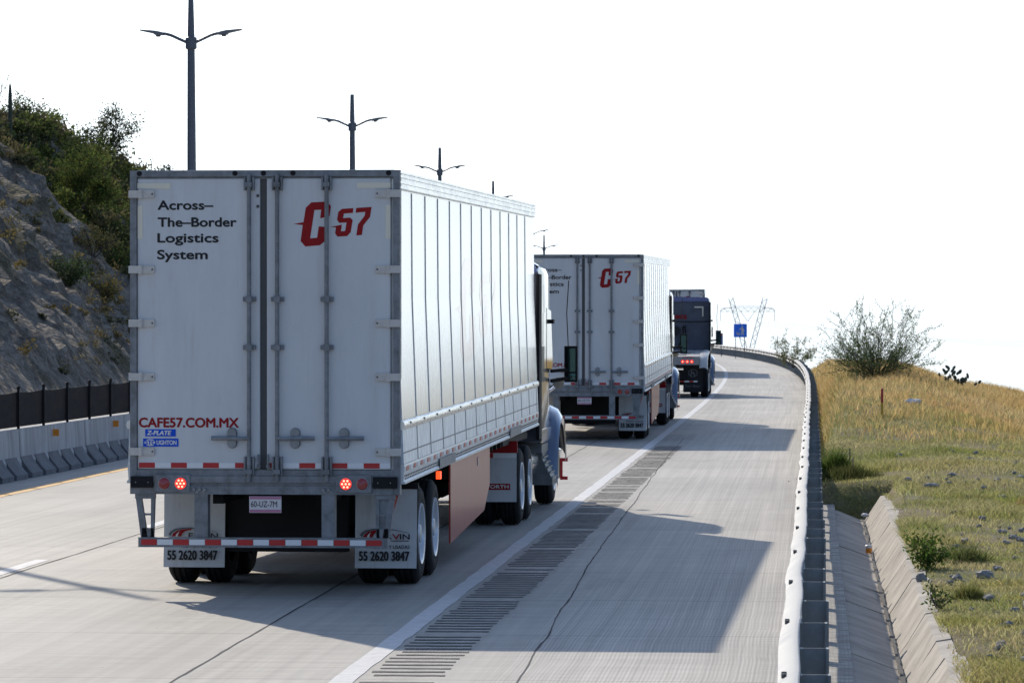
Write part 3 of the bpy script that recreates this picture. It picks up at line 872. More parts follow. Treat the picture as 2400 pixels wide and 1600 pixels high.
    # ---- doors
    for (x0, x1) in ((-1.235, -.046), (.018, 1.212)):
        mb = MB(nose)
        mb.box(x0, x1, .008, .06, 1.222, 4.005)
        d = mb.build('door', 'door', root, bevel=.012)
        left = x0 < 0
        # hinges
        for z in (3.856, 3.134, 2.62, 2.107, 1.392):
            h = MB(nose); s = -1 if left else 1
            h.box(*sorted((s * 1.20, s * 1.312)), -.034, .0, z - .036, z + .036)
            h.box(*sorted((s * 1.066, s * 1.190)), -.016, .006, z - .036, z + .036)
            h.lathe([(z - .042, .021), (z + .042, .021)], 'z', (s * 1.195, -.018, 0), 10)
            h.lathe([(-.02, .009), (-.01, .009)], 'y', (s * 1.085, 0, z), 8, 1)
            h.build('hinge', ['hinge', 'bolt'], d)
        # lock rods
        for (x, hx0, hx1, px) in (((-.145, -.508, -.145, -.315),) if left else ((.126, .126, .486, .295), (.602, .602, .962, .767))):
            q = MB(nose)
            q.lathe([(1.11, .021), (4.04, .021)], 'z', (x, -.042, 0), 12)
            for z in (2.85, 2.39):
                q.box(x - .062, x + .062, -.026, .006, z - .022, z + .022); q.box(x - .028, x + .028, -.07, -.02, z - .03, z + .03)
            for (z0, z1) in ((3.89, 4.015), (1.15, 1.345)):
                for e in (-.05, .034):
                    q.box(x + e, x + e + .016, -.05, .006, z0 + (.02 if z1 < 2 else 0), z1)
                q.box(x - .05, x + .05, -.02, .005, z0, z1)
                q.box(x - .03, x + .03, -.075, -.02, z0 + .03, z0 + .075)
            q.build('lock_rod', 'steel', d, smooth=True)
            q = MB(nose)
            hz = 1.523
            q.tube([(x, -.055, hz), ((x + px) / 2, -.06, hz - .004), (px, -.05, hz)], .020, 8)
            q.tube([(px, -.05, hz), (hx0 if left else hx1, -.05, hz)], .022, 8)
            q.lathe([(-.03, .042), (.004, .05)], 'y', (px, 0, hz + .05), 16); q.lathe([(-.03, .042), (.004, .05)], 'y', (px, 0, hz - .05), 16)
            q.box(px - .042, px + .042, -.034, .004, hz - .05, hz + .05)
            q.build('door_handle', 'steel_lt', d, smooth=True)
        # reflectors and tape
        q = MB(nose)
        if left: q.box(-1.234, -.911, .003, .0075, 3.908, 3.96); q.box(-1.230, -1.182, .003, .0075, 3.427, 3.747)
        else: q.box(.889, 1.211, .003, .0075, 3.908, 3.96); q.box(1.163, 1.210, .003, .0075, 3.427, 3.747)
        q.build('reflector', 'cream', d)
        q = MB(nose); x = -1.218; k = 0
        while x < 1.2:
            a, b_ = max(x, x0 + .004), min(x + .155, x1 - .004)
            if b_ > a: q.box(a, b_, .003, .0075, 1.236, 1.285, k % 2)
            x += .155; k += 1
        q.build('warning_tape', ['redtape', 'whitetape'], d)
        if left:
            for t, a, b_, zb_ in (('Across–', 361.6, 492.6, 490), ('The–Border', 361.6, 547.7, 530), ('Logistics', 361, 505, 567), ('System', 360.4, 479, 606.3)):
                q = MB(nose); put_text(q, t, rx(a), rx(b_), rz(zb_), .084, .0062, 0, .020); q.build('lettering', 'ink', d)
            q = MB(nose); put_text(q, 'CAFE57.COM.MX', rx(316.8), rx(552.7), rz(1001.7), .086, .0062, 0, .022); q.build('web_address', 'red', d)
            q = MB(nose); q.box(rx(331), rx(403.6), .003, .0065, rz(1023.6), rz(1007), 0); put_text(q, 'Z-PLATE', rx(335.5), rx(393), rz(1020), .039, .0015, 1, .03, .22); q.build('sticker', ['blue', 'white'], d)
            q = MB(nose); q.box(rx(326), rx(410), .003, .0065, rz(1047.7), rz(1028.7), 0)
            q.disc((rx(343), .0022, rz(1038)), .056, 'y', 24, 1, .033)
            put_text(q, 'STO', rx(331.5), rx(357), rz(1043), .040, .0012, 2, .02); put_text(q, 'UGHTON', rx(358.5), rx(405.5), rz(1043), .040, .0015, 1, .02)
            q.build('sticker', ['blue', 'white', 'blue'], d)
            q = MB(nose)
            for p in (458, 483): q.lathe([(-.004, .014), (.0075, .016)], 'y', (rx(599), 0, rz(p)), 10)
            q.build('rivet', 'bolt', d)
        else:
            q = MB(nose)
            for ch in LOGO.values():
                q.poly([(rx(680 + u / 11.76), .0055, rz(460 + v / 11.76)) for (u, v) in ch])
            q.build('emblem', 'red', d)
        q = MB(nose)                                                  # hold-back hooks at the bottom of the doors
        xx = rx(601.5) if left else rx(624)
        q.tube([(xx, -.02, rz(1065)), (xx + .004, -.03, rz(1085)), (xx, -.02, rz(1095))], .012, 6)
        q.lathe([(-.03, .02), (.005, .024)], 'y', (xx, 0, rz(1093)), 10)
        q.build('door_hook', 'steel', d)
    q = MB(nose); q.box(-.045, .017, .03, .055, 1.222, 4.0); q.build('door_seal', 'seal', root)
    # ---- lamps on the rear sill
    for s in (-1, 1):
        ca = rx(378.8) if s < 0 else rx(847.8); cb = rx(417.4) if s < 0 else rx(809)
        q = MB(nose)
        xa, xb = (rx(354.7), rx(439)) if s < 0 else (rx(785), rx(869.5))
        q.box(xa, xb, -.045, -.02, 1.006, 1.172)
        for c in (ca, cb): q.lathe([(-.052, .064), (-.044, .064)], 'y', (c, 0, 1.089), 24, 1)
        pan = q.build('lamp_panel', ['steel', 'steel_lt'], frame, bevel=.006)
        q = MB(nose); q.lathe([(-.062, .045), (-.055, .054), (-.045, .055)], 'y', (ca, 0, 1.089), 24); q.build('tail_lamp', 'lamp_off', frame, smooth=True)
        q = MB(nose); q.lathe([(-.060, .048), (-.055, .055), (-.045, .056)], 'y', (cb, 0, 1.089), 24)
        for k in range(7):
            a = 2 * math.pi * k / 6; rr = 0 if k == 6 else .034
            q.disc((cb + rr * math.cos(a), -.0605, 1.089 + rr * math.sin(a)), .011, 'y', 10, 1)
        q.build('brake_lamp', ['lamp_lit', 'led'], frame)
        q = MB(nose)
        q.box(*((rx(298.6), rx(351)) if s < 0 else (rx(873), rx(930))), -.05, -.02, 1.048, 1.156)
        for e in (.22, .78):
            a0 = rx(298.6) if s < 0 else rx(873)
            q.lathe([(-.054, .006), (-.05, .007)], 'y', (a0 + e * .215, 0, 1.10), 8, 1)
        q.build('dock_bumper', ['black', 'steel_lt'], frame)
    # plate
    q = MB(nose); q.box(rx(580), rx(656), -.035, -.025, rz(1202), rz(1163.5), 0)
    q.box(rx(581), rx(655), -.0375, -.0352, rz(1170), rz(1164), 1); q.box(rx(581), rx(655), -.0375, -.0352, rz(1201), rz(1194.5), 1)
    put_text(q, '60-UZ-7M', rx(584), rx(646), rz(1188.5), .056, -.038, 2, .004)
    q.build('number_plate', ['platew', 'pink', 'ink'], root, bevel=.004)
    # ---- under-run guard
    q = MB(nose); q.box(rx(315.8), rx(907), -.03, .06, .478, .572)
    x = rx(323); k = 0
    while x < rx(893):
        q.box(x, min(x + .150, rx(893)), -.0345, -.031, .50, .553, 1 if k % 2 == 0 else 2); x += .155; k += 1
    guard = q.build('underrun_bar', ['steel', 'redtape', 'whitetape'], root)
    for (a, b_) in ((448.7, 480.5), (750.5, 781)):
        q = MB(nose)
        q.box(rx(a), rx(b_), -.012, .05, .573, 1.03); q.box(rx(b_) - .012, rx(b_), .05, .14, .56, 1.0)
        for e in (.03, .09): q.lathe([(-.026, .016), (-.01, .018)], 'y', (rx(a) + e, 0, 1.01), 8, 1)
        q.build('guard_post', ['steel', 'steel_lt'], guard)
    for s in (-1, 1):                                                # cut-out side brackets
        q = MB(nose)
        f = lambda u: (u if s < 0 else -u)
        o1 = [(f(-1.255), 1.02), (f(-1.05), 1.02), (f(-1.075), .573), (f(-1.19), .573)]
        q.prism([(f(-1.26), 1.03), (f(-1.205), 1.03), (f(-1.135), .573), (f(-1.20), .573)], 'y', .0, .05)
        q.prism([(f(-1.10), 1.03), (f(-1.06), 1.03), (f(-1.075), .573), (f(-1.105), .573)], 'y', .0, .05)
        q.box(*sorted((f(-1.255), f(-1.06))), -.006, .05, .94, 1.04); q.box(*sorted((f(-1.19), f(-1.075))), .0, .05, .573, .66); q.box(*sorted((f(-1.2), f(-1.08))), .004, .045, .78, .80)
        if s > 0: q.box(f(-1.19), f(-1.10), .02, .03, .6, 1.0)
        q.build('guard_bracket', 'steel', guard)
    q = MB(nose); q.tube([(1.285, .10, 1.06), (1.20, .06, .78), (1.135, .02, .575)], .022, 6); q.build('red_strap', 'skirt', guard)
    # ---- running gear
    q = MB(); q.box(-.55, -.45, .3, 13.9, .88, 1.16); q.box(.45, .55, .3, 13.9, .88, 1.16)
    for y in np.arange(.5, 15.6, .6): q.box(-1.2, 1.2, y, y + .06, 1.05, 1.16)
    for y in (2.2, 3.5): q.tube([(-.95, y, .5), (.95, y, .5)], .07, 10)
    q.box(-.9, .9, 1.75, 4.6, .60, .9); q.box(-.6, .6, 1.5, 1.7, .35, .95); q.tube([(-.35, 2.8, .55), (.35, 2.8, .55)], .16, 12)
    q.box(-1.2, 1.2, 12.2, 15.9, 1.06, 1.14)
    q.build('undercarriage', 'frameblk', root)
    for y in (2.2, 3.5):
        for s in (-1, 1): wheel(root, s * 1.135, y)
    for s in (-1, 1):                                                # mud flaps
        c = -.915 if s < 0 else 1.0
        q = MB(); zb_ = .20
        n_ = 5
        for i in range(n_):
            z0, z1 = zb_ + (.98 - zb_) * i / n_, zb_ + (.98 - zb_) * (i + 1) / n_
            y0, y1 = 1.42 - .05 * (1 - i / n_) ** 2, 1.42 - .05 * (1 - (i + 1) / n_) ** 2
            q.add([(c - .306, y0, z0), (c + .306, y0, z0), (c + .306, y1, z1), (c - .306, y1, z1), (c - .306, y0 + .012, z0), (c + .306, y0 + .012, z0), (c + .306, y1 + .012, z1), (c - .306, y1 + .012, z1)],
                  [(0, 1, 2, 3), (7, 6, 5, 4), (0, 3, 7, 4), (1, 5, 6, 2), (0, 4, 5, 1), (3, 2, 6, 7)], 0)
        fl = q.build('mud_flap', ['flap'], root)
        u = lambda p: c - .306 + (p - 130) / 1854.0
        v = lambda p: zb_ + (1500 - p) / 1854.0
        q = MB()
        put_text(q, '55 2620 3847', u(215), u(1135), v(1358), .088, 1.35, 0, .022)
        put_text(q, 'NUEVAS Y USADAS', u(430), u(1145), v(1138), .032, 1.352, 0, .015)
        put_text(q, 'ER', u(600), u(815), v(970), .052, 1.37, 0, .014); put_text(q, 'IN', u(965), u(1140), v(970), .052, 1.37, 0, .014)
        put_text(q, 'V', u(822), u(962), v(970), .052, 1.37, 1, .014)
        arc = [(225, 905), (260, 845), (340, 800), (450, 778), (640, 768), (850, 790), (1130, 850)]
        arc2 = [(1130, 856), (850, 806), (640, 790), (470, 800), (370, 822), (300, 860), (262, 930)]
        q.poly([(u(a), 1.37, v(b_)) for a, b_ in arc + arc2], 2)
        q.poly([(u(a), 1.369, v(b_)) for a, b_ in [(285, 935), (310, 880), (380, 832), (480, 806), (650, 790), (660, 812), (540, 835), (480, 880), (462, 935)]], 1)
        q.poly([(u(a), 1.367, v(b_)) for a, b_ in [(352, 935), (372, 890), (430, 842), (405, 890), (398, 935)]], 3)
        q.poly([(u(a), 1.369, v(b_)) for a, b_ in [(790, 992), (1130, 992), (1130, 1006), (790, 1006)]], 0)
        q.build('flap_print', ['ink', 'red', 'flapgrey', 'white'], fl)
        q = MB(); q.box(c - .32, c + .32, 1.41, 1.46, .98, 1.04); q.build('flap_hanger', 'frameblk', fl)
    for s in (-1, 1):                                                # side skirts
        q = MB(nose)
        pr = [(5.0, 1.084), (9.6, 1.084), (9.6, .62), (8.9, .34), (5.0, .20)]
        q.prism(pr, 'x', *sorted((s * 1.255, s * 1.275)))
        sk = q.build('side_skirt', 'skirt', root)
        q = MB(nose); q.box(*sorted((s * 1.276, s * 1.284)), 8.05, 8.12, .90, 1.0); q.build('marker_lamp', 'cream', sk)
    q = MB(nose)
    q.box(1.20, 1.245, 4.22, 4.34, .93, 1.01); q.build('marker_lamp', 'amber', root)
    q = MB()
    for s in (-1, 1): q.box(*sorted((s * .82, s * .95)), 11.3, 11.45, .30, 1.05); q.box(*sorted((s * .75, s * 1.02)), 11.2, 11.55, .27, .30)
    q.build('landing_gear', 'frameblk', root)

# ------------------------------------------------------------------ tractor unit
def build_tractor(root, ox, oy, hauling=True):
    def T(p): return (p[0] + ox, p[1] + oy, p[2])
    B = lambda: MB(T)
    q = B(); q.box(-.43, -.35, .2, 8.3, .62, .92); q.box(.35, .43, .2, 8.3, .62, .92); q.box(-.4, .4, .2, .4, .62, .9)
    for y in (1.2, 2.45): q.tube([(-.95, y, .5), (.95, y, .5)], .09, 10); q.lathe([(-.2, .12), (0, .22), (.2, .12)], 'y', (0, y, .5), 14)
    q.tube([(-.95, 7.0, .45), (.95, 7.0, .45)], .06, 8)
    q.box(-.9, .9, 3.4, 4.3, .55, .9)
    q.build('chassis', 'frameblk', root)
    # cab: sleeper, cab, hood lofted from cross sections (y, half width, z bottom, z top, crown)
    q = B()
    secs = [(4.25, 1.21, .98, 3.36), (4.5, 1.215, .95, 3.42), (5.6, 1.215, .95, 3.40), (6.05, 1.20, .95, 3.28), (6.35, 1.16, .98, 2.75), (6.62, 1.12, 1.0, 2.22), (6.75, 1.08, 1.0, 1.98), (7.6, .98, .98, 1.80), (8.15, .88, .95, 1.60), (8.3, .80, .95, 1.42)]
    rings = []
    for (y, w, z0, z1) in secs:
        r_ = .12
        rings.append([(-w, y, z0), (-w, y, (z0 + z1) / 2), (-w, y, z1 - r_), (-w + .035, y, z1 - .035), (-w + r_, y, z1), (0, y, z1 + .03), (w - r_, y, z1), (w - .035, y, z1 - .035), (w, y, z1 - r_), (w, y, (z0 + z1) / 2), (w, y, z0), (0, y, z0)])
    n = 12; vs = [p for r_ in rings for p in r_]
    fs = [(a * n + i, a * n + (i + 1) % n, (a + 1) * n + (i + 1) % n, (a + 1) * n + i) for a in range(len(secs) - 1) for i in range(n)]
    q.add(vs, fs, 0); q.add(rings[0], [tuple(range(n))[::-1]], 1); q.add(rings[-1], [tuple(range(n))], 0)
    cab = q.build('cab', ['navy', 'cabrear'], root, smooth=True)
    q = B(); q.prism([(-1.18, 3.30), (-1.14, 3.41), (0, 3.45), (1.14, 3.41), (1.18, 3.30)], 'y', 4.20, 4.245)
    q.prism([(-1.17, 3.40), (-1.1, 3.445), (0, 3.475), (1.1, 3.445), (1.17, 3.40)], 'y', 4.246, 4.7, 1)
    q.build('roof_trim', ['skytrim', 'skytrim'], cab)
    for s in (-1, 1):
        q = B(); q.box(*sorted((s * 1.19, s * 1.235)), 3.82, 4.245, 1.02, 3.28); q.build('side_extender', 'black', cab, bevel=.01)
        q = B(); q.prism([(5.35, 1.95), (6.28, 1.95), (6.42, 2.05), (6.10, 2.78), (5.35, 2.82)], 'x', *sorted((s * 1.2, s * 1.219))); q.build('door_window', 'glass', cab)
        q = B(); q.prism([(4.7, 2.3), (5.1, 2.3), (5.1, 2.75), (4.7, 2.75)], 'x', *sorted((s * 1.2, s * 1.219))); q.build('sleeper_window', 'glass', cab)
        q = B(); q.box(*sorted((s * 1.216, s * 1.228)), 4.3, 6.1, .98, 1.14); q.build('chrome_strip', 'chrome', cab)
        q = B(); q.box(*sorted((s * 1.22, s * 1.265)), 5.9, 6.15, 2.60, 2.66, 0); q.build('window_visor', 'black', cab)
        # mirrors
        q = B(); q.box(*sorted((s * 1.36, s * 1.55)), 6.72, 6.80, 1.76, 2.28); q.tube([(s * 1.18, 6.55, 1.92), (s * 1.42, 6.74, 1.94)], .028, 8); q.tube([(s * 1.18, 6.55, 1.78), (s * 1.42, 6.74, 1.82)], .03, 8)
        mr = q.build('wing_mirror', 'black', cab, bevel=.03)
        q = B(); q.box(*sorted((s * 1.388, s * 1.522)), 6.712, 6.7195, 1.91, 2.245); q.box(*sorted((s * 1.388, s * 1.522)), 6.712, 6.7195, 1.79, 1.885); q.build('mirror_glass', 'mirrorglass', mr)
        q = B(); q.lathe([(7.74, .085), (7.80, .075), (7.84, .03)], 'y', (s * 1.20, 0, 1.73), 14); q.tube([(s * 1.0, 7.7, 1.55), (s * 1.2, 7.78, 1.72)], .02, 6); q.build('hood_mirror', 'chrome', cab, smooth=True)
        # front wing
        q = B()
        arc = [(6.05, .50), (6.13, .85), (6.32, 1.15), (6.62, 1.36), (7.0, 1.43), (7.38, 1.36), (7.68, 1.15), (7.85, .82)]
        vs, fs = [], []
        for (y, z) in arc:
            dy, dz = y - 7.0, z - .5; ln = math.hypot(dy, dz)
            iy, iz = y - dy / ln * .30, z - dz / ln * .30
            vs += [(s * .75, y, z + .08), (s * 1.08, y, z + .02), (s * 1.25, y * .985 + 7 * .015, z - .06), (s * 1.315, y * .95 + 7 * .05, z - .17), (s * 1.30, y * .93 + 7 * .07, z - .25)]
        for a in range(len(arc) - 1):
            for b_ in range(4):
                fs.append((a * 5 + b_, a * 5 + b_ + 1, (a + 1) * 5 + b_ + 1, (a + 1) * 5 + b_))
        q.add(vs, fs); q.build('front_wing', 'wing', cab, smooth=True)
        q = B(); q.lathe([(7.9, .12), (8.02, .11), (8.06, .05)], 'y', (s * .98, 0, 1.15), 16); q.build('headlight', 'chrome', cab, smooth=True)
        # steps, tank, battery box
        q = B(); q.lathe([(3.95, .20), (4.0, .27), (5.2, .27), (5.25, .20)], 'y', (s * .86, 0, .66), 22); q.build('fuel_tank', 'chrome', root, smooth=True)
        q = B()
        q.prism([(s * .72, .92), (s * 1.16, .92), (s * 1.16, .70), (s * 1.30, .42), (s * 1.30, .34), (s * .95, .34)], 'y', 5.3, 6.1)
        for i in range(5):
            t = i / 4
            q.box(*sorted((s * (1.14 + .12 * t), s * (1.19 + .12 * t))), 5.25, 6.05, .72 - .28 * t, .74 - .28 * t, 1)
        q.build('cab_step', ['tread', 'steel_lt'], root)
        q = B(); q.prism([(s * .65, .98), (s * 1.05, .98), (s * 1.18, .92), (s * 1.18, .80), (s * .65, .80)], 'y', 4.9, 6.05); q.build('battery_box', 'tread', root)
        q = B(); q.box(*sorted((s * 1.19, s * 1.225)), 8.2, 8.28, .30, .62); q.box(*sorted((s * 1.226, s * 1.30)), 8.2, 8.28, .57, .62); q.box(*sorted((s * 1.226, s * 1.30)), 8.2, 8.28, .30, .35)
        q.build('red_guard', 'redtape', root)
    q = B(); q.prism([(-1.05, 2.10), (1.05, 2.10), (1.08, 2.70), (-1.08, 2.70)], 'y', 6.50, 6.54); 
    q.build('windscreen', 'glass', cab)
    q = B(); q.prism([(-1.2, .32), (1.2, .32), (1.2, .78), (-1.2, .78)], 'y', 8.0, 8.4); q.build('front_bumper', 'chrome', root, bevel=.03)
    q = B(); q.tube([(1.42, 6.70, 2.28), (1.40, 6.68, 2.75), (1.43, 6.66, 3.22)], .008, 5); q.build('aerial', 'ink', cab)
    for y in (1.2, 2.45):
        for s in (-1, 1): w = wheel(root, s * 1.085 + ox, y + oy)
    for s in (-1, 1): wheel(root, s * 1.06 + ox, 7.0 + oy, dual=False)
    if hauling:
        q = B(); q.box(-.45, .45, 1.4, 2.3, .92, 1.04); q.build('fifth_wheel', 'frameblk', root)
        for s in (-1, 1):
            q = B(); q.box(*sorted((s * .60, s * 1.20)), .55, .562, .32, .95, 0); 
            fl = q.build('mud_flap', 'flap', root, bevel=0)
            q = B(); q.box(*sorted((s * .58, s * 1.21)), .535, .60, .95, 1.10, 0); q.build('flap_hanger', 'red', fl)
            q = B(); q.box(*sorted((s * .60, s * .90)), .543, .548, .885, .945, 0); q.box(*sorted((s * .90, s * 1.20)), .543, .548, .885, .945, 1); q.build('warning_tape', ['redtape', 'whitetape'], fl)
            q = B(); c = s * .85; q.box(c - .27, c + .27, .543, .548, .475, .555, 0); put_text(q, 'KENWORTH', c - .25, c + .25, .495, .042, .541, 1, .02); q.build('flap_print', ['red', 'white'], fl)
    else:
        q = B()                                                       # pale deck over the frame, slotted
        q.prism([(.06, 1.33), (.06, 1.41), (1.2, 1.47), (4.2, 1.60), (4.2, 1.52)], 'x', -.93, .93, 0)
        for i, y in enumerate((.75, 1.7, 2.35)):
            zz = 1.47 + (y - 1.2) * .0433 + .004
            for xx in (-.55, .18): q.box(xx + .12 * i, xx + .30 + .12 * i, y, y + .14, zz - .01, zz + .012, 1)
        q.build('deck', ['deck', 'ink'], root)
        for s in (-1, 1):
            q = B(); arc = [(.05, 1.02), (.14, 1.20), (.40, 1.38), (.9, 1.50), (2.2, 1.56), (3.4, 1.60), (4.1, 1.60)]
            vs, fs = [], []
            for (y, z) in arc: vs += [(s * .935, y, z - .01), (s * 1.10, y, z + .015), (s * 1.20, y, z - .03), (s * 1.215, y + .04, z - .09)]
            for a in range(len(arc) - 1):
                for b_ in range(3): fs.append((a * 4 + b_, a * 4 + b_ + 1, (a + 1) * 4 + b_ + 1, (a + 1) * 4 + b_))
            q.add(vs, fs); q.build('rear_wing', 'deck', root, smooth=True)
        q = B(); q.box(-.93, .93, 0, .055, 1.12, 1.405); pan = q.build('rear_panel', 'steel_lt', root, bevel=.01)
        for s in (-1, 1):
            for k in range(3):
                q = B(); q.lathe([(-.02, .045), (-.01, .058), (.002, .06)], 'y', (s * (.365 + .155 * k), 0, 1.235), 18)
                q.disc((s * (.365 + .155 * k), -.0205, 1.235), .022, 'y', 10, 1); q.build('tail_lamp', ['lamp_lit', 'led'], pan)
            q = B(); q.box(*sorted((s * .37, s * .74)), -.012, -.002, 1.365, 1.40); q.build('red_reflector', 'lamp_off', pan)
        for s in (-1, 1):
            q = B(); q.box(*sorted((s * .37, s * 1.04)), .45, .462, .18, 1.10); fl = q.build('mud_flap', 'flapblk', root)
            q = B(); c = s * .70; z0 = .84
            ring = []
            N = 28
            for k in range(N):
                a, b_ = 2 * math.pi * k / N, 2 * math.pi * (k + 1) / N
                q.poly([(c + .165 * math.cos(a), .446, z0 + .135 * math.sin(a)), (c + .165 * math.cos(b_), .446, z0 + .135 * math.sin(b_)), (c + .14 * math.cos(b_), .446, z0 + .112 * math.sin(b_)), (c + .14 * math.cos(a), .446, z0 + .112 * math.sin(a))])
            q.poly([(c - .085, .4455, z0 - .085), (c - .045, .4455, z0 - .085), (c - .02, .4455, z0 + .10), (c - .06, .4455, z0 + .10)])
            q.poly([(c - .04, .445, z0 + .01), (c + .03, .445, z0 + .045), (c + .09, .445, z0 - .08), (c + .045, .445, z0 - .085), (c + .01, .445, z0 - .005), (c - .04, .445, z0 - .03)])
            put_text(q, 'East Bear', c - .26, c + .26, .36, .075, .445, 0, .01, .15)
            q.build('flap_print', 'flapgrey', fl)
        q = B(); x = -.98; k = 0
        while x < .86:
            q.box(x, min(x + .155, .86), .42, .44, .53, .575, k % 2); x += .155; k += 1
        q.box(-.30, .25, .42, .44, .46, .495, 1)
        q.build('warning_tape', ['redtape', 'whitetape'], root)
        q = B(); q.box(-.1, .12, .02, .05, .83, 1.11, 0); put_text(q, '85', .02, .10, 1.03, .05, .015, 1); q.build('number_plate', ['steel_lt', 'platew'], root)
        # rear wall details of the sleeper
        q = B(); put_text(q, 'C-802', -.28, .39, 2.70, .13, 4.19, 0, .03); q.build('fleet_number', 'red', cab)
        q = B(); q.box(.66, .98, 4.19, 4.198, 3.08, 3.13); q.box(.93, .98, 4.19, 4.198, 2.78, 3.08); q.box(-.98, -.66, 4.19, 4.198, 3.08, 3.13); q.box(-.98, -.93, 4.19, 4.198, 2.78, 3.08); q.build('reflector', 'cream', cab)
        q = B(); q.lathe([(4.10, .155), (4.245, .16)], 'y', (.0, 0, 2.28), 24); q.build('vent', 'ink', cab)
        q = B(); q.tube([(.28, 4.15, 2.45), (.25, 4.1, 2.2), (.2, 4.12, 1.9), (.1, 4.0, 1.7)], .035, 6); q.tube([(.34, 4.15, 2.45), (.36, 4.1, 2.2), (.28, 4.12, 1.9)], .025, 6); q.build('air_hose', 'black', cab)
        q = B(); q.box(-1.19, 1.19, 4.225, 4.248, 2.58, 2.61); q.build('seam', 'black', cab)

# nearest truck
t1 = empty('semi_truck', (-2.365, 38.11, 0), -.0865)
build_trailer(t1); build_tractor(t1, .09, 12.6, True)
tag(t1, 'nearest white box semi truck with two lit brake lamps and red lettering on its doors', 'truck', 'white box trucks of the convoy')
t2 = copy_tree(t1)
t2.location = (1.574, 87.1, 0); t2.rotation_euler = (0, 0, -.0757)
tag(t2, 'white box semi truck with unlit tail lamps, second in the line of trucks', 'truck', 'white box trucks of the convoy')
for fr in t2.children:
    if fr.name.startswith('rear_frame'):
        for ch in list(fr.children):
            if ch.name.startswith('brake_lamp'):
                ch.data = ch.data.copy(); ch.data.materials[0] = M['lamp_off']; ch.data.materials[1] = M['lamp_off']
for ch in t2.children:
    if ch.name.startswith('marker_lamp'):
        ch.data = ch.data.copy(); ch.data.materials[0] = M['lamp_off']
t4 = copy_tree(t1)
s4 = slope(187); t4.location = (9.1 - 1.3, 187.6, 0); t4.rotation_euler = (0, -.010, -.052)
tag(t4, 'farthest white box truck, only the top of its doors showing above the dark blue tractor', 'truck', 'white box trucks of the convoy')
t3 = empty('tractor_unit', (5.46, 136.0, 0), -.0705)
build_tractor(t3, 0, 0, False)
tag(t3, 'dark blue tractor unit driving without a trailer, pale deck and lit red tail lamps', 'tractor unit')


# ------------------------------------------------------------------ foliage helpers
def quick_mesh(name, co, tri, colr, m, parent=None):
    """triangles with a colour per corner point"""
    me = bpy.data.meshes.new(name)
    nv, nt = len(co), len(tri)
    me.vertices.add(nv); me.vertices.foreach_set('co', np.asarray(co, dtype=np.float32).ravel())
    me.loops.add(nt * 3); me.loops.foreach_set('vertex_index', np.asarray(tri, dtype=np.int32).ravel())
    me.polygons.add(nt); me.polygons.foreach_set('loop_start', np.arange(0, nt * 3, 3, dtype=np.int32))
    me.polygons.foreach_set('loop_total', np.full(nt, 3, dtype=np.int32))
    a = me.color_attributes.new('Col', 'FLOAT_COLOR', 'POINT')
    c4 = np.ones((nv, 4), dtype=np.float32); c4[:, :3] = colr
    a.data.foreach_set('color', c4.ravel())
    me.materials.append(M[m]); me.update(calc_edges=True); me.validate()
    o = bpy.data.objects.new(name, me); COL.objects.link(o)
    if parent is not None: o.parent = parent
    return o

def blades(pts, h, w, lean, cols):
    """grass blades: one bent triangle pair each; returns co, tri, col"""
    n = len(pts)
    ang = RNG.uniform(0, 2 * np.pi, n); la = RNG.uniform(0, 2 * np.pi, n)
    dx, dy = np.cos(ang) * w / 2, np.sin(ang) * w / 2
    lx, ly = np.cos(la) * lean, np.sin(la) * lean
    p = np.asarray(pts)
    z0 = np.zeros(n)
    a = p + np.stack([-dx, -dy, z0 - .01], 1); b = p + np.stack([dx, dy, z0 - .01], 1)
    mid1 = p + np.stack([-dx * .7 + lx * .35, -dy * .7 + ly * .35, h * .6], 1); mid2 = p + np.stack([dx * .7 + lx * .35, dy * .7 + ly * .35, h * .6], 1)
    t = p + np.stack([lx, ly, h], 1)
    co = np.concatenate([a, b, mid1, mid2, t]); i = np.arange(n)
    tri = np.concatenate([np.stack([i, i + n, i + 3 * n], 1), np.stack([i, i + 3 * n, i + 2 * n], 1), np.stack([i + 2 * n, i + 3 * n, i + 4 * n], 1)])
    col = np.concatenate([cols] * 5)
    return co, tri, col

def leaves(pts, size, cols, flat=0.0):
    """small leaf quads turned every way"""
    n = len(pts); p = np.asarray(pts)
    u = RNG.normal(size=(n, 3)); u /= np.linalg.norm(u, axis=1)[:, None]
    v = RNG.normal(size=(n, 3)); v -= (v * u).sum(1)[:, None] * u; v /= np.linalg.norm(v, axis=1)[:, None]
    s = np.asarray(size).reshape(-1, 1)
    q = [p - u * s, p + v * s * .42, p + u * s, p - v * s * .42]
    co = np.concatenate(q); i = np.arange(n)
    tri = np.concatenate([np.stack([i, i + n, i + 2 * n], 1), np.stack([i, i + 2 * n, i + 3 * n], 1)])
    return co, tri, np.concatenate([cols] * 4)

def tint(n, base, spread=0.25, hue=0.12):
    b = np.asarray(base)[None, :] * RNG.uniform(1 - spread, 1 + spread, (n, 1))
    return np.clip(b * RNG.uniform(1 - hue, 1 + hue, (n, 3)), 0.002, 1)

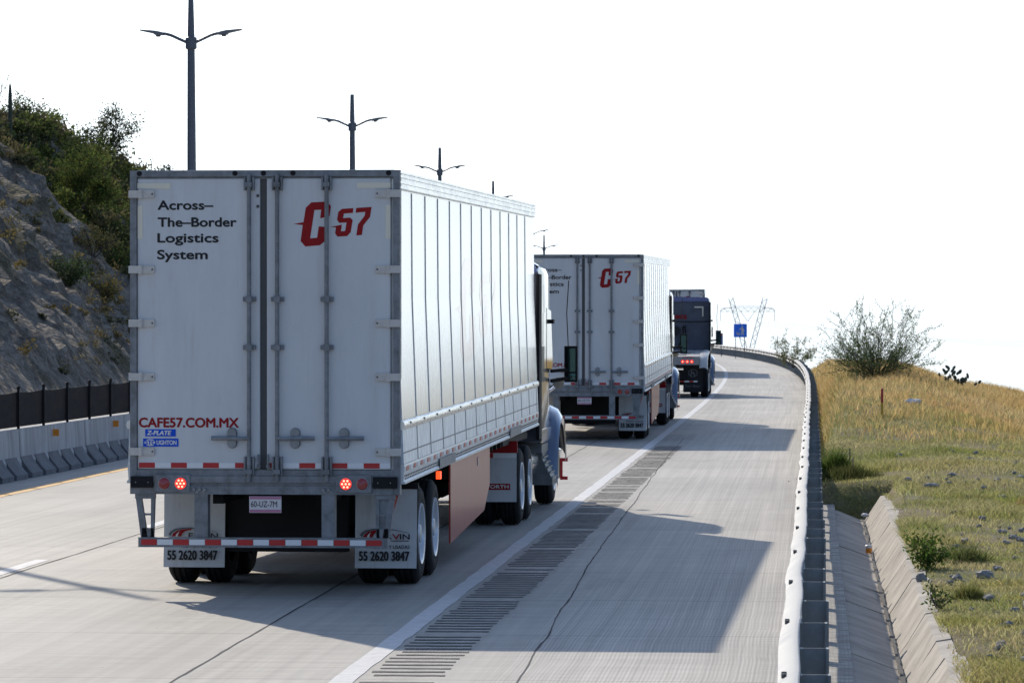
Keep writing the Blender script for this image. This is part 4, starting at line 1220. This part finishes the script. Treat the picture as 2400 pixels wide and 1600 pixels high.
def branches(root, n_stems, height, spread, up=0.6, seed=1, rad=.03, forks=4, sub=2):
    """stems that leave one base and fork; returns tubes and twig points"""
    rnd = random.Random(seed); tubes, tips = [], []
    def grow(p, d, L, r, lvl):
        pts = [p]; q = p.copy(); dd = d.copy()
        for k in range(4):
            dd = (dd + Vector((rnd.gauss(0, .16), rnd.gauss(0, .16), rnd.gauss(.05, .10)))).normalized()
            q = q + dd * (L / 4); pts.append(q.copy())
        tubes.append((pts, [r * (1 - .17 * i) for i in range(5)]))
        if lvl > 0: tips.extend(pts[2:])
        if lvl < sub:
            for _ in range(forks):
                k = rnd.randint(1, 4)
                nd = (dd + Vector((rnd.gauss(0, .5), rnd.gauss(0, .5), rnd.gauss(.12, .35)))).normalized()
                grow(pts[k], nd, L * rnd.uniform(.45, .7), r * .55, lvl + 1)
        else:
            for a, b in zip(pts[:-1], pts[1:]):
                for t in (.3, .7): tips.append(a.lerp(b, t))
    for i in range(n_stems):
        a = 2 * math.pi * (i + rnd.random()) / n_stems
        s = spread * math.sqrt(rnd.uniform(.05, 1))
        d = Vector((math.cos(a) * s, math.sin(a) * s, up + (1 - s) * .6)).normalized()
        grow(Vector((rnd.gauss(0, .04), rnd.gauss(0, .04), 0)), d, height * rnd.uniform(.5, .78), rad * rnd.uniform(.6, 1), 0)
    return tubes, tips

def shrub(name, loc, label, cat, n_stems, height, spread, leaf_col, leaf_n, leaf_size, seed=1, rad=.02, forks=4, up=.6, dense_base=0, base_col=None, sub=2, group=None, width=1.0, jit=.05):
    r0 = empty(name, loc)
    tubes, tips = branches(r0, n_stems, height, spread, up, seed, rad, forks, sub)
    mb = MB()
    for pts, rr in tubes: mb.tube(pts, [max(x, .0035) for x in rr], 4, 0, caps=False)
    mb.build('stems', 'bark', r0)
    tp = np.array([tuple(t) for t in tips])
    idx = RNG.integers(0, len(tp), leaf_n)
    P = tp[idx] + RNG.normal(0, jit, (leaf_n, 3))
    C = tint(leaf_n, leaf_col, .4, .15)
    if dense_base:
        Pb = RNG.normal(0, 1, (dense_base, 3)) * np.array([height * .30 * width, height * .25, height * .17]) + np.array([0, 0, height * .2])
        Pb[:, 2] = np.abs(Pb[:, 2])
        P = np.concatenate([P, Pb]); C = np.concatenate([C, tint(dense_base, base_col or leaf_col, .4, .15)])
    S = RNG.uniform(.6, 1.3, len(P)) * leaf_size
    quick_mesh('foliage', *leaves(P, S, C), 'leaf', r0)
    tag(r0, label, cat, group)
    return r0

# ------------------------------------------------------------------ grass on the bank
def nz2(y, d, s, k): return noise.noise(Vector((y * s, d * s, k)))
def grow_grass(name, n, yr, dr, dens, hfun, wfun, colfun, leanf, ypow=1.0):
    P, H, Wd, C, L = [], [], [], [], []
    tries = 0
    while len(P) < n and tries < n * 8:
        tries += 1
        u = random.random() ** ypow
        y = yr[0] + (yr[1] - yr[0]) * u
        d = random.uniform(dr[0], dr[1] if random.random() < .25 else min(dr[1], .057 * y + .6))
        if random.random() > dens(y, d): continue
        p = bank_pt(y, d); P.append(p)
        H.append(hfun(y, d)); Wd.append(wfun(y, d)); C.append(colfun(y, d)); L.append(leanf(y, d))
    H, Wd, L = np.array(H), np.array(Wd), np.array(L)
    C = np.array(C) * RNG.uniform(.7, 1.3, (len(P), 1)) * RNG.uniform(.92, 1.08, (len(P), 3))
    o = quick_mesh(name, *blades(P, H, Wd, L * H, C), 'grass')
    return tag(o, kind='stuff')

GREEN = np.array((0.22, 0.26, 0.065)); OLIVE = np.array((0.37, 0.33, 0.12)); STRAW = np.array((0.52, 0.40, 0.21)); GOLD = np.array((0.47, 0.32, 0.135)); DRY = np.array((0.50, 0.43, 0.29))
def d_short(y, d):
    if y < 57.3 and d < 1.09: return 0
    b = .46 + 1.3 * nz2(y, d, .55, 1.1) + .5 * nz2(y, d, 1.6, 4.4)
    return min(1, max(.06, b))
def c_short(y, d):
    t = .5 + .9 * nz2(y, d * 1.6, .35, 7.7) + random.gauss(0, .2)
    t2 = .5 + .8 * nz2(y, d, .9, 3.1) + random.gauss(0, .25)
    c = GREEN * (1 - min(1, max(0, t))) + OLIVE * min(1, max(0, t))
    return c * (1 - .55 * min(1, max(0, t2))) + DRY * .55 * min(1, max(0, t2))
grow_grass('short_grass', 170000, (22, 90), (.14, 6.5), d_short,
           lambda y, d: random.uniform(.014, .055) * (1 + 3.2 * max(0, nz2(y, d * 1.5, .9, 2.5))), lambda y, d: random.uniform(.005, .011), c_short, lambda y, d: random.uniform(.4, 2.0))
def d_tall(y, d):
    m = smooth(67, 81, y + 9 * nz2(y, d, .25, 6.6) + 1.2 * (d - 2.2))
    m = max(m, .5 * smooth(.3, .55, nz2(y * .6, d, .5, 12.3)) * (1 if y > 46 and d > 2.8 else 0))
    return m * min(1, max(.12, .65 + .9 * nz2(y, d, .5, 21)))
def c_tall(y, d):
    t = min(1, max(0, .55 + 1.0 * nz2(y * .5, d, .45, 9.2) + random.gauss(0, .2)))
    c = GOLD * t + STRAW * (1 - t)
    g = min(1, max(0, smooth(78, 60, y) * .7 + .6 * nz2(y, d, .4, 31)))
    return c * (1 - g) + OLIVE * g
grow_grass('dry_grass', 70000, (40, 136), (.12, 9.5), d_tall,
           lambda y, d: random.uniform(.05, .20) * (1 + .8 * nz2(y, d, .7, 15)), lambda y, d: random.uniform(.008, .016), c_tall, lambda y, d: random.uniform(.2, 1.1))
grow_grass('dry_grass', 11000, (125, 205), (.12, 4.0), lambda y, d: .9, lambda y, d: random.uniform(.08, .26), lambda y, d: random.uniform(.012, .024), c_tall, lambda y, d: random.uniform(.2, 1.0))
grow_grass('dry_grass', 14000, (60, 135), (.10, 1.1), lambda y, d: (1 - smooth(.35, 1.1, d)) * smooth(66, 98, y + 7 * nz2(y, d, .5, 2)), lambda y, d: random.uniform(.05, .16), lambda y, d: random.uniform(.008, .016), lambda y, d: c_tall(y, d) if y > 92 + random.gauss(0, 6) else c_short(y, d) * .8, lambda y, d: random.uniform(.2, 1.0))  # nearer blades darkened in colour for the shade beside the rail
# a rough green clump in front of the ditch end, and tufts by the rail
def tuft(name, y, d, n, rad, h, col, label, cat='grass clump', lean=.6, dz=0.0):
    c = bank_pt(y, d, dz)
    P = np.stack([RNG.normal(0, rad, n), RNG.normal(0, rad * 1.3, n), np.zeros(n)], 1)
    for i in range(n): P[i, 2] = -.04
    H = RNG.uniform(.55, 1.1, n) * h * np.exp(-(P[:, 0] ** 2 + P[:, 1] ** 2) / (3.2 * rad * rad))
    co, tri, colr = blades(P, H, RNG.uniform(.006, .013, n), RNG.uniform(.1, lean, n) * H, tint(n, col, .4, .14))
    o = quick_mesh(name, co, tri, colr, 'grass'); o.location = c
    return tag(o, label, cat)
tuft('grass_clump', 60.8, .42, 1500, .16, .52, (0.085, 0.125, 0.03), 'tall bright green grass clump against the guardrail, beyond the end of the ditch')
tuft('grass_clump', 59.2, .62, 2200, .30, .28, (0.075, 0.085, 0.03), 'dark green mat of grass hanging over the far end of the concrete ditch', dz=.02)
tuft('grass_clump', 41.0, 1.62, 1100, .18, .30, (0.12, 0.14, 0.05), 'grey green grass tuft on the bank right of the leafy weed', lean=1.0)
tuft('grass_clump', 35.8, 1.45, 1300, .10, .20, (0.16, 0.17, 0.055), 'low yellow green grass tuft right of the jagged ditch lip')
tuft('grass_clump', 53.5, 3.1, 900, .22, .34, (0.34, 0.25, 0.11), 'straw coloured grass clump at the right edge of the picture')

# leafy weed beside the ditch, bushes and cactus on the ridge
shrub('weed', bank_pt(40.0, 1.20, -.02), 'leafy green weed with bare pale stems growing at the edge of the ditch', 'weed', 9, .42, .75, (0.10, 0.15, 0.035), 700, .028, seed=5, rad=.006, forks=2, sub=1)
shrub('weed', bank_pt(34.5, 1.12, .03), 'small weed sprouting from a joint of the sunlit ditch slab', 'weed', 6, .20, .9, (0.09, 0.12, 0.04), 160, .022, seed=8, rad=.004, forks=2, sub=1)
b1 = bank_pt(89, 1.68)
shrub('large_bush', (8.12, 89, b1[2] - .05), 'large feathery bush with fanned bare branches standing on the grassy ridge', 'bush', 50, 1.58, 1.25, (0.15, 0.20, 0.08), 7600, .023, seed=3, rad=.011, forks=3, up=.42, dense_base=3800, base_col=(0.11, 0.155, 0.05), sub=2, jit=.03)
shrub('thin_bush', (13.62, 193, .35), 'small sparse bush behind the bend of the guardrail', 'bush', 14, 1.65, 1.1, (0.20, 0.21, 0.10), 1500, .055, seed=12, rad=.012, forks=3, up=.5, sub=2, jit=.07)
pc = empty('prickly_pear', (0, 0, 0))
pc.location = (10.08, 91.5, bank_pt(91.5, 3.25)[2] - .02)
rp = random.Random(4)
for k in range(34):
    x = rp.gauss(0, .27); zz = rp.uniform(.02, .40) * math.exp(-(x / .5) ** 2) + .02
    mb = MB(); q = []
    a = rp.uniform(-.9, .9); tilt = rp.uniform(-1.2, 1.2); w = rp.uniform(.028, .045); h = rp.uniform(.045, .07)
    rot = Matrix.Rotation(tilt, 3, 'Z') @ Matrix.Rotation(a, 3, 'Y')
    vs, fs = [], []
    N = 12
    for (sc, yy) in ((.8, -.010), (1, -.004), (1, .004), (.8, .010)):
        for i in range(N):
            t = 2 * math.pi * i / N
            v = rot @ Vector((w * sc * math.cos(t), yy, h * sc * math.sin(t) * (1.1 if math.sin(t) > 0 else .95))); vs.append((v.x + x, v.y + rp.gauss(0, .03), v.z + zz + h))
    yj = rp.gauss(0, .08)
    vs = [(p[0], p[1] * 0 + (rot @ Vector((0, 1, 0))).y * 0 + yj + q_, p[2]) for p, q_ in zip(vs, [(-.010, -.004, .004, .010)[i // N] for i in range(4 * N)])]
    fs = [(r_ * N + i, r_ * N + (i + 1) % N, (r_ + 1) * N + (i + 1) % N, (r_ + 1) * N + i) for r_ in range(3) for i in range(N)] + [tuple(range(N))[::-1], tuple(range(3 * N, 4 * N))]
    mb.add(vs, fs); mb.build('cactus_pad', 'cactus', pc, smooth=True)
tag(pc, 'dark prickly pear cactus of many flat pads on the skyline right of the large bush', 'cactus')

# marker post, stakes, rocks, litter
mp = empty('marker_post', bank_pt(72, 1.30, -.05))
mb = MB(); mb.lathe([(0, .022), (.36, .022)], 'z', (0, 0, 0), 10); mb.build('lower_post', 'yellowpost', mp)
mb = MB(); mb.lathe([(.36, .022), (.60, .022), (.62, .012)], 'z', (0, 0, 0), 10); mb.build('upper_post', 'redpost', mp)
tag(mp, 'thin yellow marker post with a red upper part in the dry grass', 'marker post')
for (y, d, h, lab_) in ((61.5, .62, .34, 'taller of two thin wooden stakes by the guardrail'), (60.4, .66, .24, 'shorter of two thin wooden stakes by the guardrail')):
    mb = MB(); mb.tube([(0, 0, -.05), (.006, 0, h)], .013, 6); o = mb.build('wooden_stake', 'wood'); o.location = bank_pt(y, d); tag(o, lab_, 'stake')
def rock_mesh(seed, sx, sy, sz):
    rnd = random.Random(seed)
    mb = MB(); vs, fs = [], []
    nu, nv_ = 9, 6
    for j in range(nv_ + 1):
        for i in range(nu):
            th, ph = 2 * math.pi * i / nu, math.pi * j / nv_
            p = Vector((math.sin(ph) * math.cos(th), math.sin(ph) * math.sin(th), math.cos(ph)))
            k = 1 + .38 * noise.noise(p * 1.6 + Vector((seed * 3.1, 0, 0))) + .15 * noise.noise(p * 4 + Vector((0, seed * 2.3, 0)))
            vs.append((p.x * k * sx, p.y * k * sy, p.z * k * sz))
    for j in range(nv_):
        for i in range(nu): fs.append((j * nu + i, j * nu + (i + 1) % nu, (j + 1) * nu + (i + 1) % nu, (j + 1) * nu + i))
    mb.add(vs, fs)
    return mb
big = [(38.9, 1.72, .10, .09, .045, 'large flat grey rock on the bank above the middle of the ditch lip'), (34.9, 1.93, .075, .06, .05, 'pointed grey rock near the right edge above the ditch'),
       (33.2, 2.05, .06, .06, .05, 'grey rock cut by the right picture edge above the ditch'), (38.4, 1.10, .06, .06, .055, 'round dark stone lodged at the lip of the ditch below the leafy weed'),
       (35.6, 1.62, .06, .05, .035, 'pale stone between two larger grey rocks near the right edge'), (56.5, 1.72, .13, .08, .04, 'dark flat rock slab beyond the end of the ditch'),
       (44.5, 1.75, .075, .06, .04, 'dark stone in the grass right of the leafy weed'), (76.0, 1.96, .17, .12, .07, 'white rock in the dry grass right of the marker post')]
for i, (y, d, a, b_, c, lab_) in enumerate(big):
    o = rock_mesh(i + 1, a, b_, c).build('rock', 'rock' if i < 7 else 'litter'); o.location = bank_pt(y, d, c * .25 + .018); o.rotation_euler = (0, 0, i * 1.3)
    tag(o, lab_, 'rock', 'rocks on the roadside bank')
small = rock_mesh(30, .035, .03, .022).build('small_stone', 'rock'); rnd = random.Random(77)
for i in range(95):
    o = small if i == 0 else small.copy()
    if i: COL.objects.link(o)
    y = rnd.uniform(27, 66); d = rnd.uniform(1.35, 1.5 + (y - 20) * .05)
    o.location = bank_pt(y, d, .018); s = rnd.uniform(.6, 1.9); o.scale = (s, s, s * rnd.uniform(.7, 1.1)); o.rotation_euler = (rnd.uniform(-.4, .4), 0, rnd.uniform(0, 6))
    tag(o, 'small grey stone among the short grass of the bank', 'stone', 'small stones strewn over the bank')
def crumple(name, y, d, s, lab_, m, z=None):
    o = rock_mesh(int(y * 7) % 50, s, s * .7, s * .5).build(name, m); p = list(at(y, RAIL_D + d)); p.append(0)
    o.location = (p[0], p[1], bank_z(y, d) + s * .3 if z is None else z); tag(o, lab_, 'litter')
crumple('litter', 56.6, .80, .055, 'white plastic litter lying in the far end of the ditch', 'litter', -.10)
crumple('litter', 56.4, .98, .045, 'white scrap of plastic on the right wall of the ditch', 'litter', .0)
cup = empty('cup', (*at(48.6, RAIL_D + .74)[:2], -.17))
mb = MB(); mb.lathe([(0, .035), (.06, .04)], 'z', (0, 0, 0), 14); mb.build('cup_base', 'orange', cup)
mb = MB(); mb.lathe([(.06, .041), (.09, .043), (.10, .03)], 'z', (0, 0, 0), 14); mb.build('cup_top', 'litter', cup)
tag(cup, 'small orange and white cup standing in the bottom of the ditch', 'cup')

# sign with the figure and bin, slim marker board, hooked rod, pylon and wires
sg = empty('litter_sign', (0.0573 * 275, 275, -3.0))
mb = MB(); s = .455; zc = 3.0 + 2.65 - 24.5 * 275 / 9340
mb.box(-s, s, -.02, .02, zc - s, zc + s); pan = mb.build('sign_panel', 'signblue', sg, bevel=.02)
mb = MB(); U = lambda p: (p - 745) * .91 / 268; V = lambda p: zc - (p - 822) * .91 / 268; Y0 = -.026
mb.disc((U(785), Y0, V(738)), .055, 'y', 14)
mb.poly([(U(x), Y0, V(z)) for x, z in [(770, 760), (800, 765), (832, 830), (818, 838), (800, 820), (822, 915), (804, 918), (790, 858), (770, 920), (750, 915), (772, 840), (765, 790), (722, 812), (716, 800), (752, 772)]])
for (a, b_) in (((668, 845), (676, 905)), ((676, 905), (715, 915)), ((715, 915), (735, 850)), ((690, 850), (694, 900)), ((712, 850), (706, 905))):
    mb.tube([(U(a[0]), Y0, V(a[1])), (U(b_[0]), Y0, V(b_[1]))], .018, 5)
mb.build('pictogram', 'signgrey', pan)
mb = MB()
for x in (-.32, .30): mb.tube([(x, .03, 0), (x, .03, zc)], .025, 8)
mb.build('sign_posts', 'pole', sg)
tag(sg, 'square blue road sign showing a grey figure dropping litter into a bin', 'road sign')
mk = empty('marker_board', (14.93 + .3, 290, -2.5))
mb = MB(); mb.box(-.115, .115, -.02, .02, 3.35, 4.06); bd = mb.build('board', 'poleface', mk)
mb = MB(); mb.box(-.115, .115, -.021, .021, 4.061, 4.19); mb.build('board_cap', 'redpost', mk)
mb = MB(); mb.tube([(0, .03, 0), (0, .03, 4.1)], .03, 6); mb.build('board_post', 'pole', mk)
bd.data.materials[0] = mat('board_blue', (0.06, 0.10, 0.24), 0.5)
tag(mk, 'narrow upright blue marker board with a red top beyond the guardrail bend', 'marker board')
mb = MB(); mb.tube([(0, 0, 0), (0, 0, 1.05), (.05, 0, 1.14), (.16, 0, 1.16)], .022, 6); mb.box(.12, .24, -.03, .03, 1.14, 1.19)
o = mb.build('hooked_rod', 'bolt'); o.location = (14.05, 283, 0); tag(o, 'small hooked rod rising above the guardrail left of the blue sign', 'rod')

PY_ = 1100.0
pk = lambda px, py: ((px - 1200) / 9340 * PY_, 0.0, 2.65 - (py - 750) / 9340 * PY_)
pyl = empty('transmission_tower', (pk(1754, 0)[0], PY_, -36.0))
def pp(px, py, dy=0.0): a = pk(px, py); return (a[0] - pyl.location.x, dy, a[2] + 36.0)
def lattice(mb, a, b, w, n, r):
    A, B_ = Vector(a), Vector(b); d = (B_ - A).normalized(); side = d.cross(Vector((0, 1, 0))).normalized() * w / 2; dep = Vector((0, w / 2, 0))
    for s1 in (-1, 1):
        for s2 in (-1, 1): mb.tube([A + side * s1 + dep * s2, B_ + side * s1 + dep * s2], r, 4)
    for i in range(n):
        p, q = A.lerp(B_, i / n), A.lerp(B_, (i + 1) / n); s1 = 1 if i % 2 else -1
        for s2 in (-1, 1): mb.tube([p + side * s1 + dep * s2, q - side * s1 + dep * s2], r * .7, 4)
mb = MB(); lattice(mb, pp(1753, 842), pp(1713, 699), 1.2, 14, .055); mb.build('tower_mast', 'faint', pyl)
mb = MB(); lattice(mb, pp(1755, 842), pp(1793, 699), 1.2, 14, .055); mb.build('tower_mast', 'faint', pyl)
mb = MB(); lattice(mb, pp(1689, 726), pp(1816, 726), 1.0, 16, .035); mb.tube([pp(1689, 726), pp(1722, 718), pp(1782, 718), pp(1816, 726)], .06, 4); mb.build('tower_beam', 'faint', pyl)
mb = MB(); lattice(mb, pp(1754, 842), (0, 0, 0), 3.0, 8, .12); mb.build('tower_base', 'faint', pyl)
for a in ((1689, 1689), (1815, 1815), (1733, 1752), (1772, 1753)):
    mb = MB(); mb.tube([pp(a[0], 726), pp(a[1], 752)], .06, 4); mb.build('insulator', 'faint', pyl)
tag(pyl, 'pale lattice transmission tower faint in the sky behind the blue sign', 'pylon')
for (px, pz, dx, dz) in ((1689, 754, 900, 6), (1753, 752, 900, 2), (1815, 754, 900, -1)):
    mb = MB(); a = pk(px, pz); pts = []
    for i in range(13):
        t = i / 12
        pts.append((a[0] + t * 200, PY_ + t * -260, a[2] + dz * t - 26 * t * (1 - t * .62)))
    mb.tube(pts, .035, 4)
    tag(mb.build('power_line', 'faint'), 'thin power line sagging to the right from the pale lattice tower', 'power line', 'power lines')

# ------------------------------------------------------------------ rocky hillside on the left
HF = -22.5
def rim(y): return 12.2 - .052 * (y - 191)
def hill_pt(y, t, rough=True):
    """t = metres up-slope from the foot, measured across the road"""
    H = max(1.5, rim(y))
    gul = math.exp(-((y - (178.5 + t * .75)) / 4.2) ** 2)
    z = t * 1.0 if t < H else H + .28 * (t - H) * max(0.2, 1 - (t - H) / 60)
    if t < 0: z = 0
    z -= gul * 1.6 * smooth(0, 4, t)
    x, yy, _ = at(y, HF - t)
    if rough and t > 0:
        p = Vector((y * .17, t * .22, 0.5))
        r_ = noise.fractal(p, 1.0, 2.1, 6) * .55 + noise.fractal(Vector((y * .8, t * .9, 3)), 0.8, 2.2, 4) * .42 + .32 * noise.noise(Vector((y * 2.3, t * 2.6, 7)))
        f = smooth(0, 2, t)
        z += r_ * f * .75; x += r_ * f * .75
    return (x, yy, z)
ys = list(np.arange(60, 300, .55)); ts = list(np.arange(-2, 22, .42)) + list(np.arange(22, 60, 3.0))
vs = [hill_pt(y, t) for y in ys for t in ts]; k = len(ts)
hm = bpy.data.materials.new('hill_rock'); hm.use_nodes = True
n, l = hm.node_tree.nodes, hm.node_tree.links; b = n['Principled BSDF']; b.inputs['Roughness'].default_value = .95; b.inputs['Specular IOR Level'].default_value = .1
t_ = n.new('ShaderNodeTexCoord')
def _nz(s, d=8, r=.7, st=(1, 1, 1)):
    m_ = n.new('ShaderNodeMapping'); m_.inputs['Scale'].default_value = st; l.new(t_.outputs['Object'], m_.inputs[0])
    q = n.new('ShaderNodeTexNoise'); q.inputs['Scale'].default_value = s; q.inputs['Detail'].default_value = d; q.inputs['Roughness'].default_value = r; l.new(m_.outputs[0], q.inputs['Vector']); return q.outputs['Fac']
def _rg(v, a, bb, c=0, d=1):
    q = n.new('ShaderNodeMapRange'); q.inputs[1].default_value = a; q.inputs[2].default_value = bb; q.inputs[3].default_value = c; q.inputs[4].default_value = d; l.new(v, q.inputs[0]); return q.outputs[0]
m1 = n.new('ShaderNodeMixRGB'); m1.inputs[1].default_value = (.20, .170, .138, 1); m1.inputs[2].default_value = (.335, .305, .268, 1); l.new(_rg(_nz(.9), .38, .62), m1.inputs[0])
m2 = n.new('ShaderNodeMixRGB'); m2.inputs[2].default_value = (.105, .098, .050, 1); l.new(m1.outputs[0], m2.inputs[1]); l.new(_rg(_nz(.22, 6, .6), .52, .64, 0, .75), m2.inputs[0])
m3 = n.new('ShaderNodeMixRGB'); m3.blend_type = 'MULTIPLY'; m3.inputs[0].default_value = 1; l.new(m2.outputs[0], m3.inputs[1]); l.new(_rg(_nz(3.2, 4, .8), .32, .66, .45, 1.3), m3.inputs[2])
l.new(m3.outputs[0], b.inputs['Base Color'])
vo = n.new('ShaderNodeTexVoronoi'); vo.inputs['Scale'].default_value = 4.5; l.new(t_.outputs['Object'], vo.inputs['Vector'])
ad = n.new('ShaderNodeMath'); ad.operation = 'ADD'; l.new(vo.outputs['Distance'], ad.inputs[0]); l.new(_nz(5.0), ad.inputs[1])
bp = n.new('ShaderNodeBump'); bp.inputs['Strength'].default_value = 1.0; bp.inputs['Distance'].default_value = .22; l.new(ad.outputs[0], bp.inputs['Height']); l.new(bp.outputs[0], b.inputs['Normal'])
mb = MB(); mb.add(vs, [(i * k + j, i * k + j + 1, (i + 1) * k + j + 1, (i + 1) * k + j) for i in range(len(ys) - 1) for j in range(k - 1)])
tag(mb.build('rocky_hill', hm, smooth=True), kind='structure')

# scrub as one mass: along the rim, down the gully, and sparse tufts on the face
P, C, S = [], [], []
def clump(y, t, rad, n, col, size, up=.7):
    p = Vector(hill_pt(y, t))
    lobes = [(random.gauss(0, rad * .5), random.gauss(0, rad * .5), abs(random.gauss(rad * .45, rad * .35)), rad * random.uniform(.28, .5)) for _ in range(5)]
    for _ in range(n):
        lx, ly, lz, lr = random.choice(lobes)
        P.append((p.x + lx + random.gauss(0, lr * .6), p.y + ly + random.gauss(0, lr * .6), p.z + up * lz + random.gauss(0, lr * .5)))
        C.append(np.array(col) * random.uniform(.55, 1.4)); S.append(size * random.uniform(.6, 1.4))
SC1, SC2, SC3, SC4 = (.095, .115, .042), (.15, .18, .052), (.17, .145, .075), (.075, .083, .048)
for y in np.arange(150, 262, .5):
    for _ in range(2):
        t = rim(y) + random.uniform(-.8, 6)
        clump(y + random.uniform(-.4, .4), t, random.uniform(.5, 1.1), 230, random.choice([SC1, SC1, SC2, SC3, SC4, SC4]), .12)
for _ in range(120):
    y = random.gauss(0, 3.4); t = random.uniform(1.5, 13)
    clump(178.5 + t * .75 + y, t, random.uniform(.45, 1.0), 230, random.choice([SC1, SC2, SC4, SC4, SC3]), .11)
for _ in range(620):
    y = random.uniform(181, 238); t = random.uniform(2.0, max(3, rim(y)))
    if y < 183 + t * .55 - 2.5: continue
    if y > 190 and t < 6.5 and nz2(y, t, .3, 3) < .1: continue
    clump(y, t, random.uniform(.5, 1.1), 210, random.choice([SC1, SC2, SC2, SC4, SC3, SC1]), .115)
for _ in range(420):
    y = random.uniform(120, 200); t = random.uniform(.5, 12)
    if nz2(y, t, .3, 17) < -.12: continue
    clump(y, t, random.uniform(.2, .6), 110, random.choice([SC3, SC3, SC4, SC4, (.20, .155, .06)]), .065)
o = quick_mesh('hillside_scrub', *leaves(np.array(P), np.array(S), np.array(C)), 'leaf'); tag(o, kind='stuff')

def hill_tree(name, y, t, label, cat, height, crown, col, n, size, stems=5, sparse=False, seed=1):
    p = hill_pt(y, t)
    return shrub(name, (p[0], p[1], p[2] - .1), label, cat, stems, height, crown, col, n, size, seed=seed, rad=.07 if not sparse else .05, forks=4, up=.7, sub=2 if not sparse else 3, jit=.22 if not sparse else .05)
hill_tree('green_tree', 183.0, 8.3, 'bright green leafy tree leaning over the gully just left of the trailer top', 'tree', 3.4, 1.0, (.10, .128, .036), 9000, .085, 6, seed=21)
hill_tree('green_tree', 185.0, 5.6, 'lower bright green bush hanging below the leafy gully tree', 'bush', 2.3, 1.2, (.09, .115, .036), 4500, .08, 6, seed=25)
hill_tree('bare_tree', 189.0, 13.3, 'leafless dark tree with fine branches on the hill skyline', 'tree', 3.3, 1.0, (.08, .075, .06), 350, .04, 5, True, 33)
hill_tree('olive_tree', 213.0, 11.0, 'olive green bush on the skyline just left above the trailer roof', 'bush', 2.6, 1.1, (.085, .095, .045), 5000, .075, 6, seed=41)
hill_tree('olive_tree', 200.0, 12.4, 'mixed green bush on the hill rim between the bare tree and the trailer', 'bush', 2.2, 1.1, (.10, .115, .04), 4500, .075, 6, seed=45)
for (y, t, lab_) in ((160, 4.0, 'pale green tuft low on the rock face at the left edge'), (168, 3.6, 'yellowish bush on the lower rock face left of the trailer hinges'), (172, 5.2, 'olive bush halfway down the rock face'), (181, 2.0, 'small green bush at the rock foot beside the trailer edge')):
    hill_tree('slope_bush', y, t, lab_, 'bush', 1.25, 1.2, {160: (.07, .10, .04), 168: (.17, .145, .05), 172: (.10, .10, .045), 181: (.08, .12, .035)}[y], 1800, .06, 6, seed=y)
pcx = hill_pt(190.5, 14.2)
mb = MB(); mb.lathe([(0, .10), (1.2, .115), (2.3, .095), (2.75, .06), (2.9, .015)], 'z', (0, 0, 0), 10)
o = mb.build('column_cactus', 'cactus', None, smooth=True); o.location = (-.1259 * pcx[1], pcx[1], pcx[2]); tag(o, 'tall single column cactus standing on the skyline at the left edge', 'cactus')
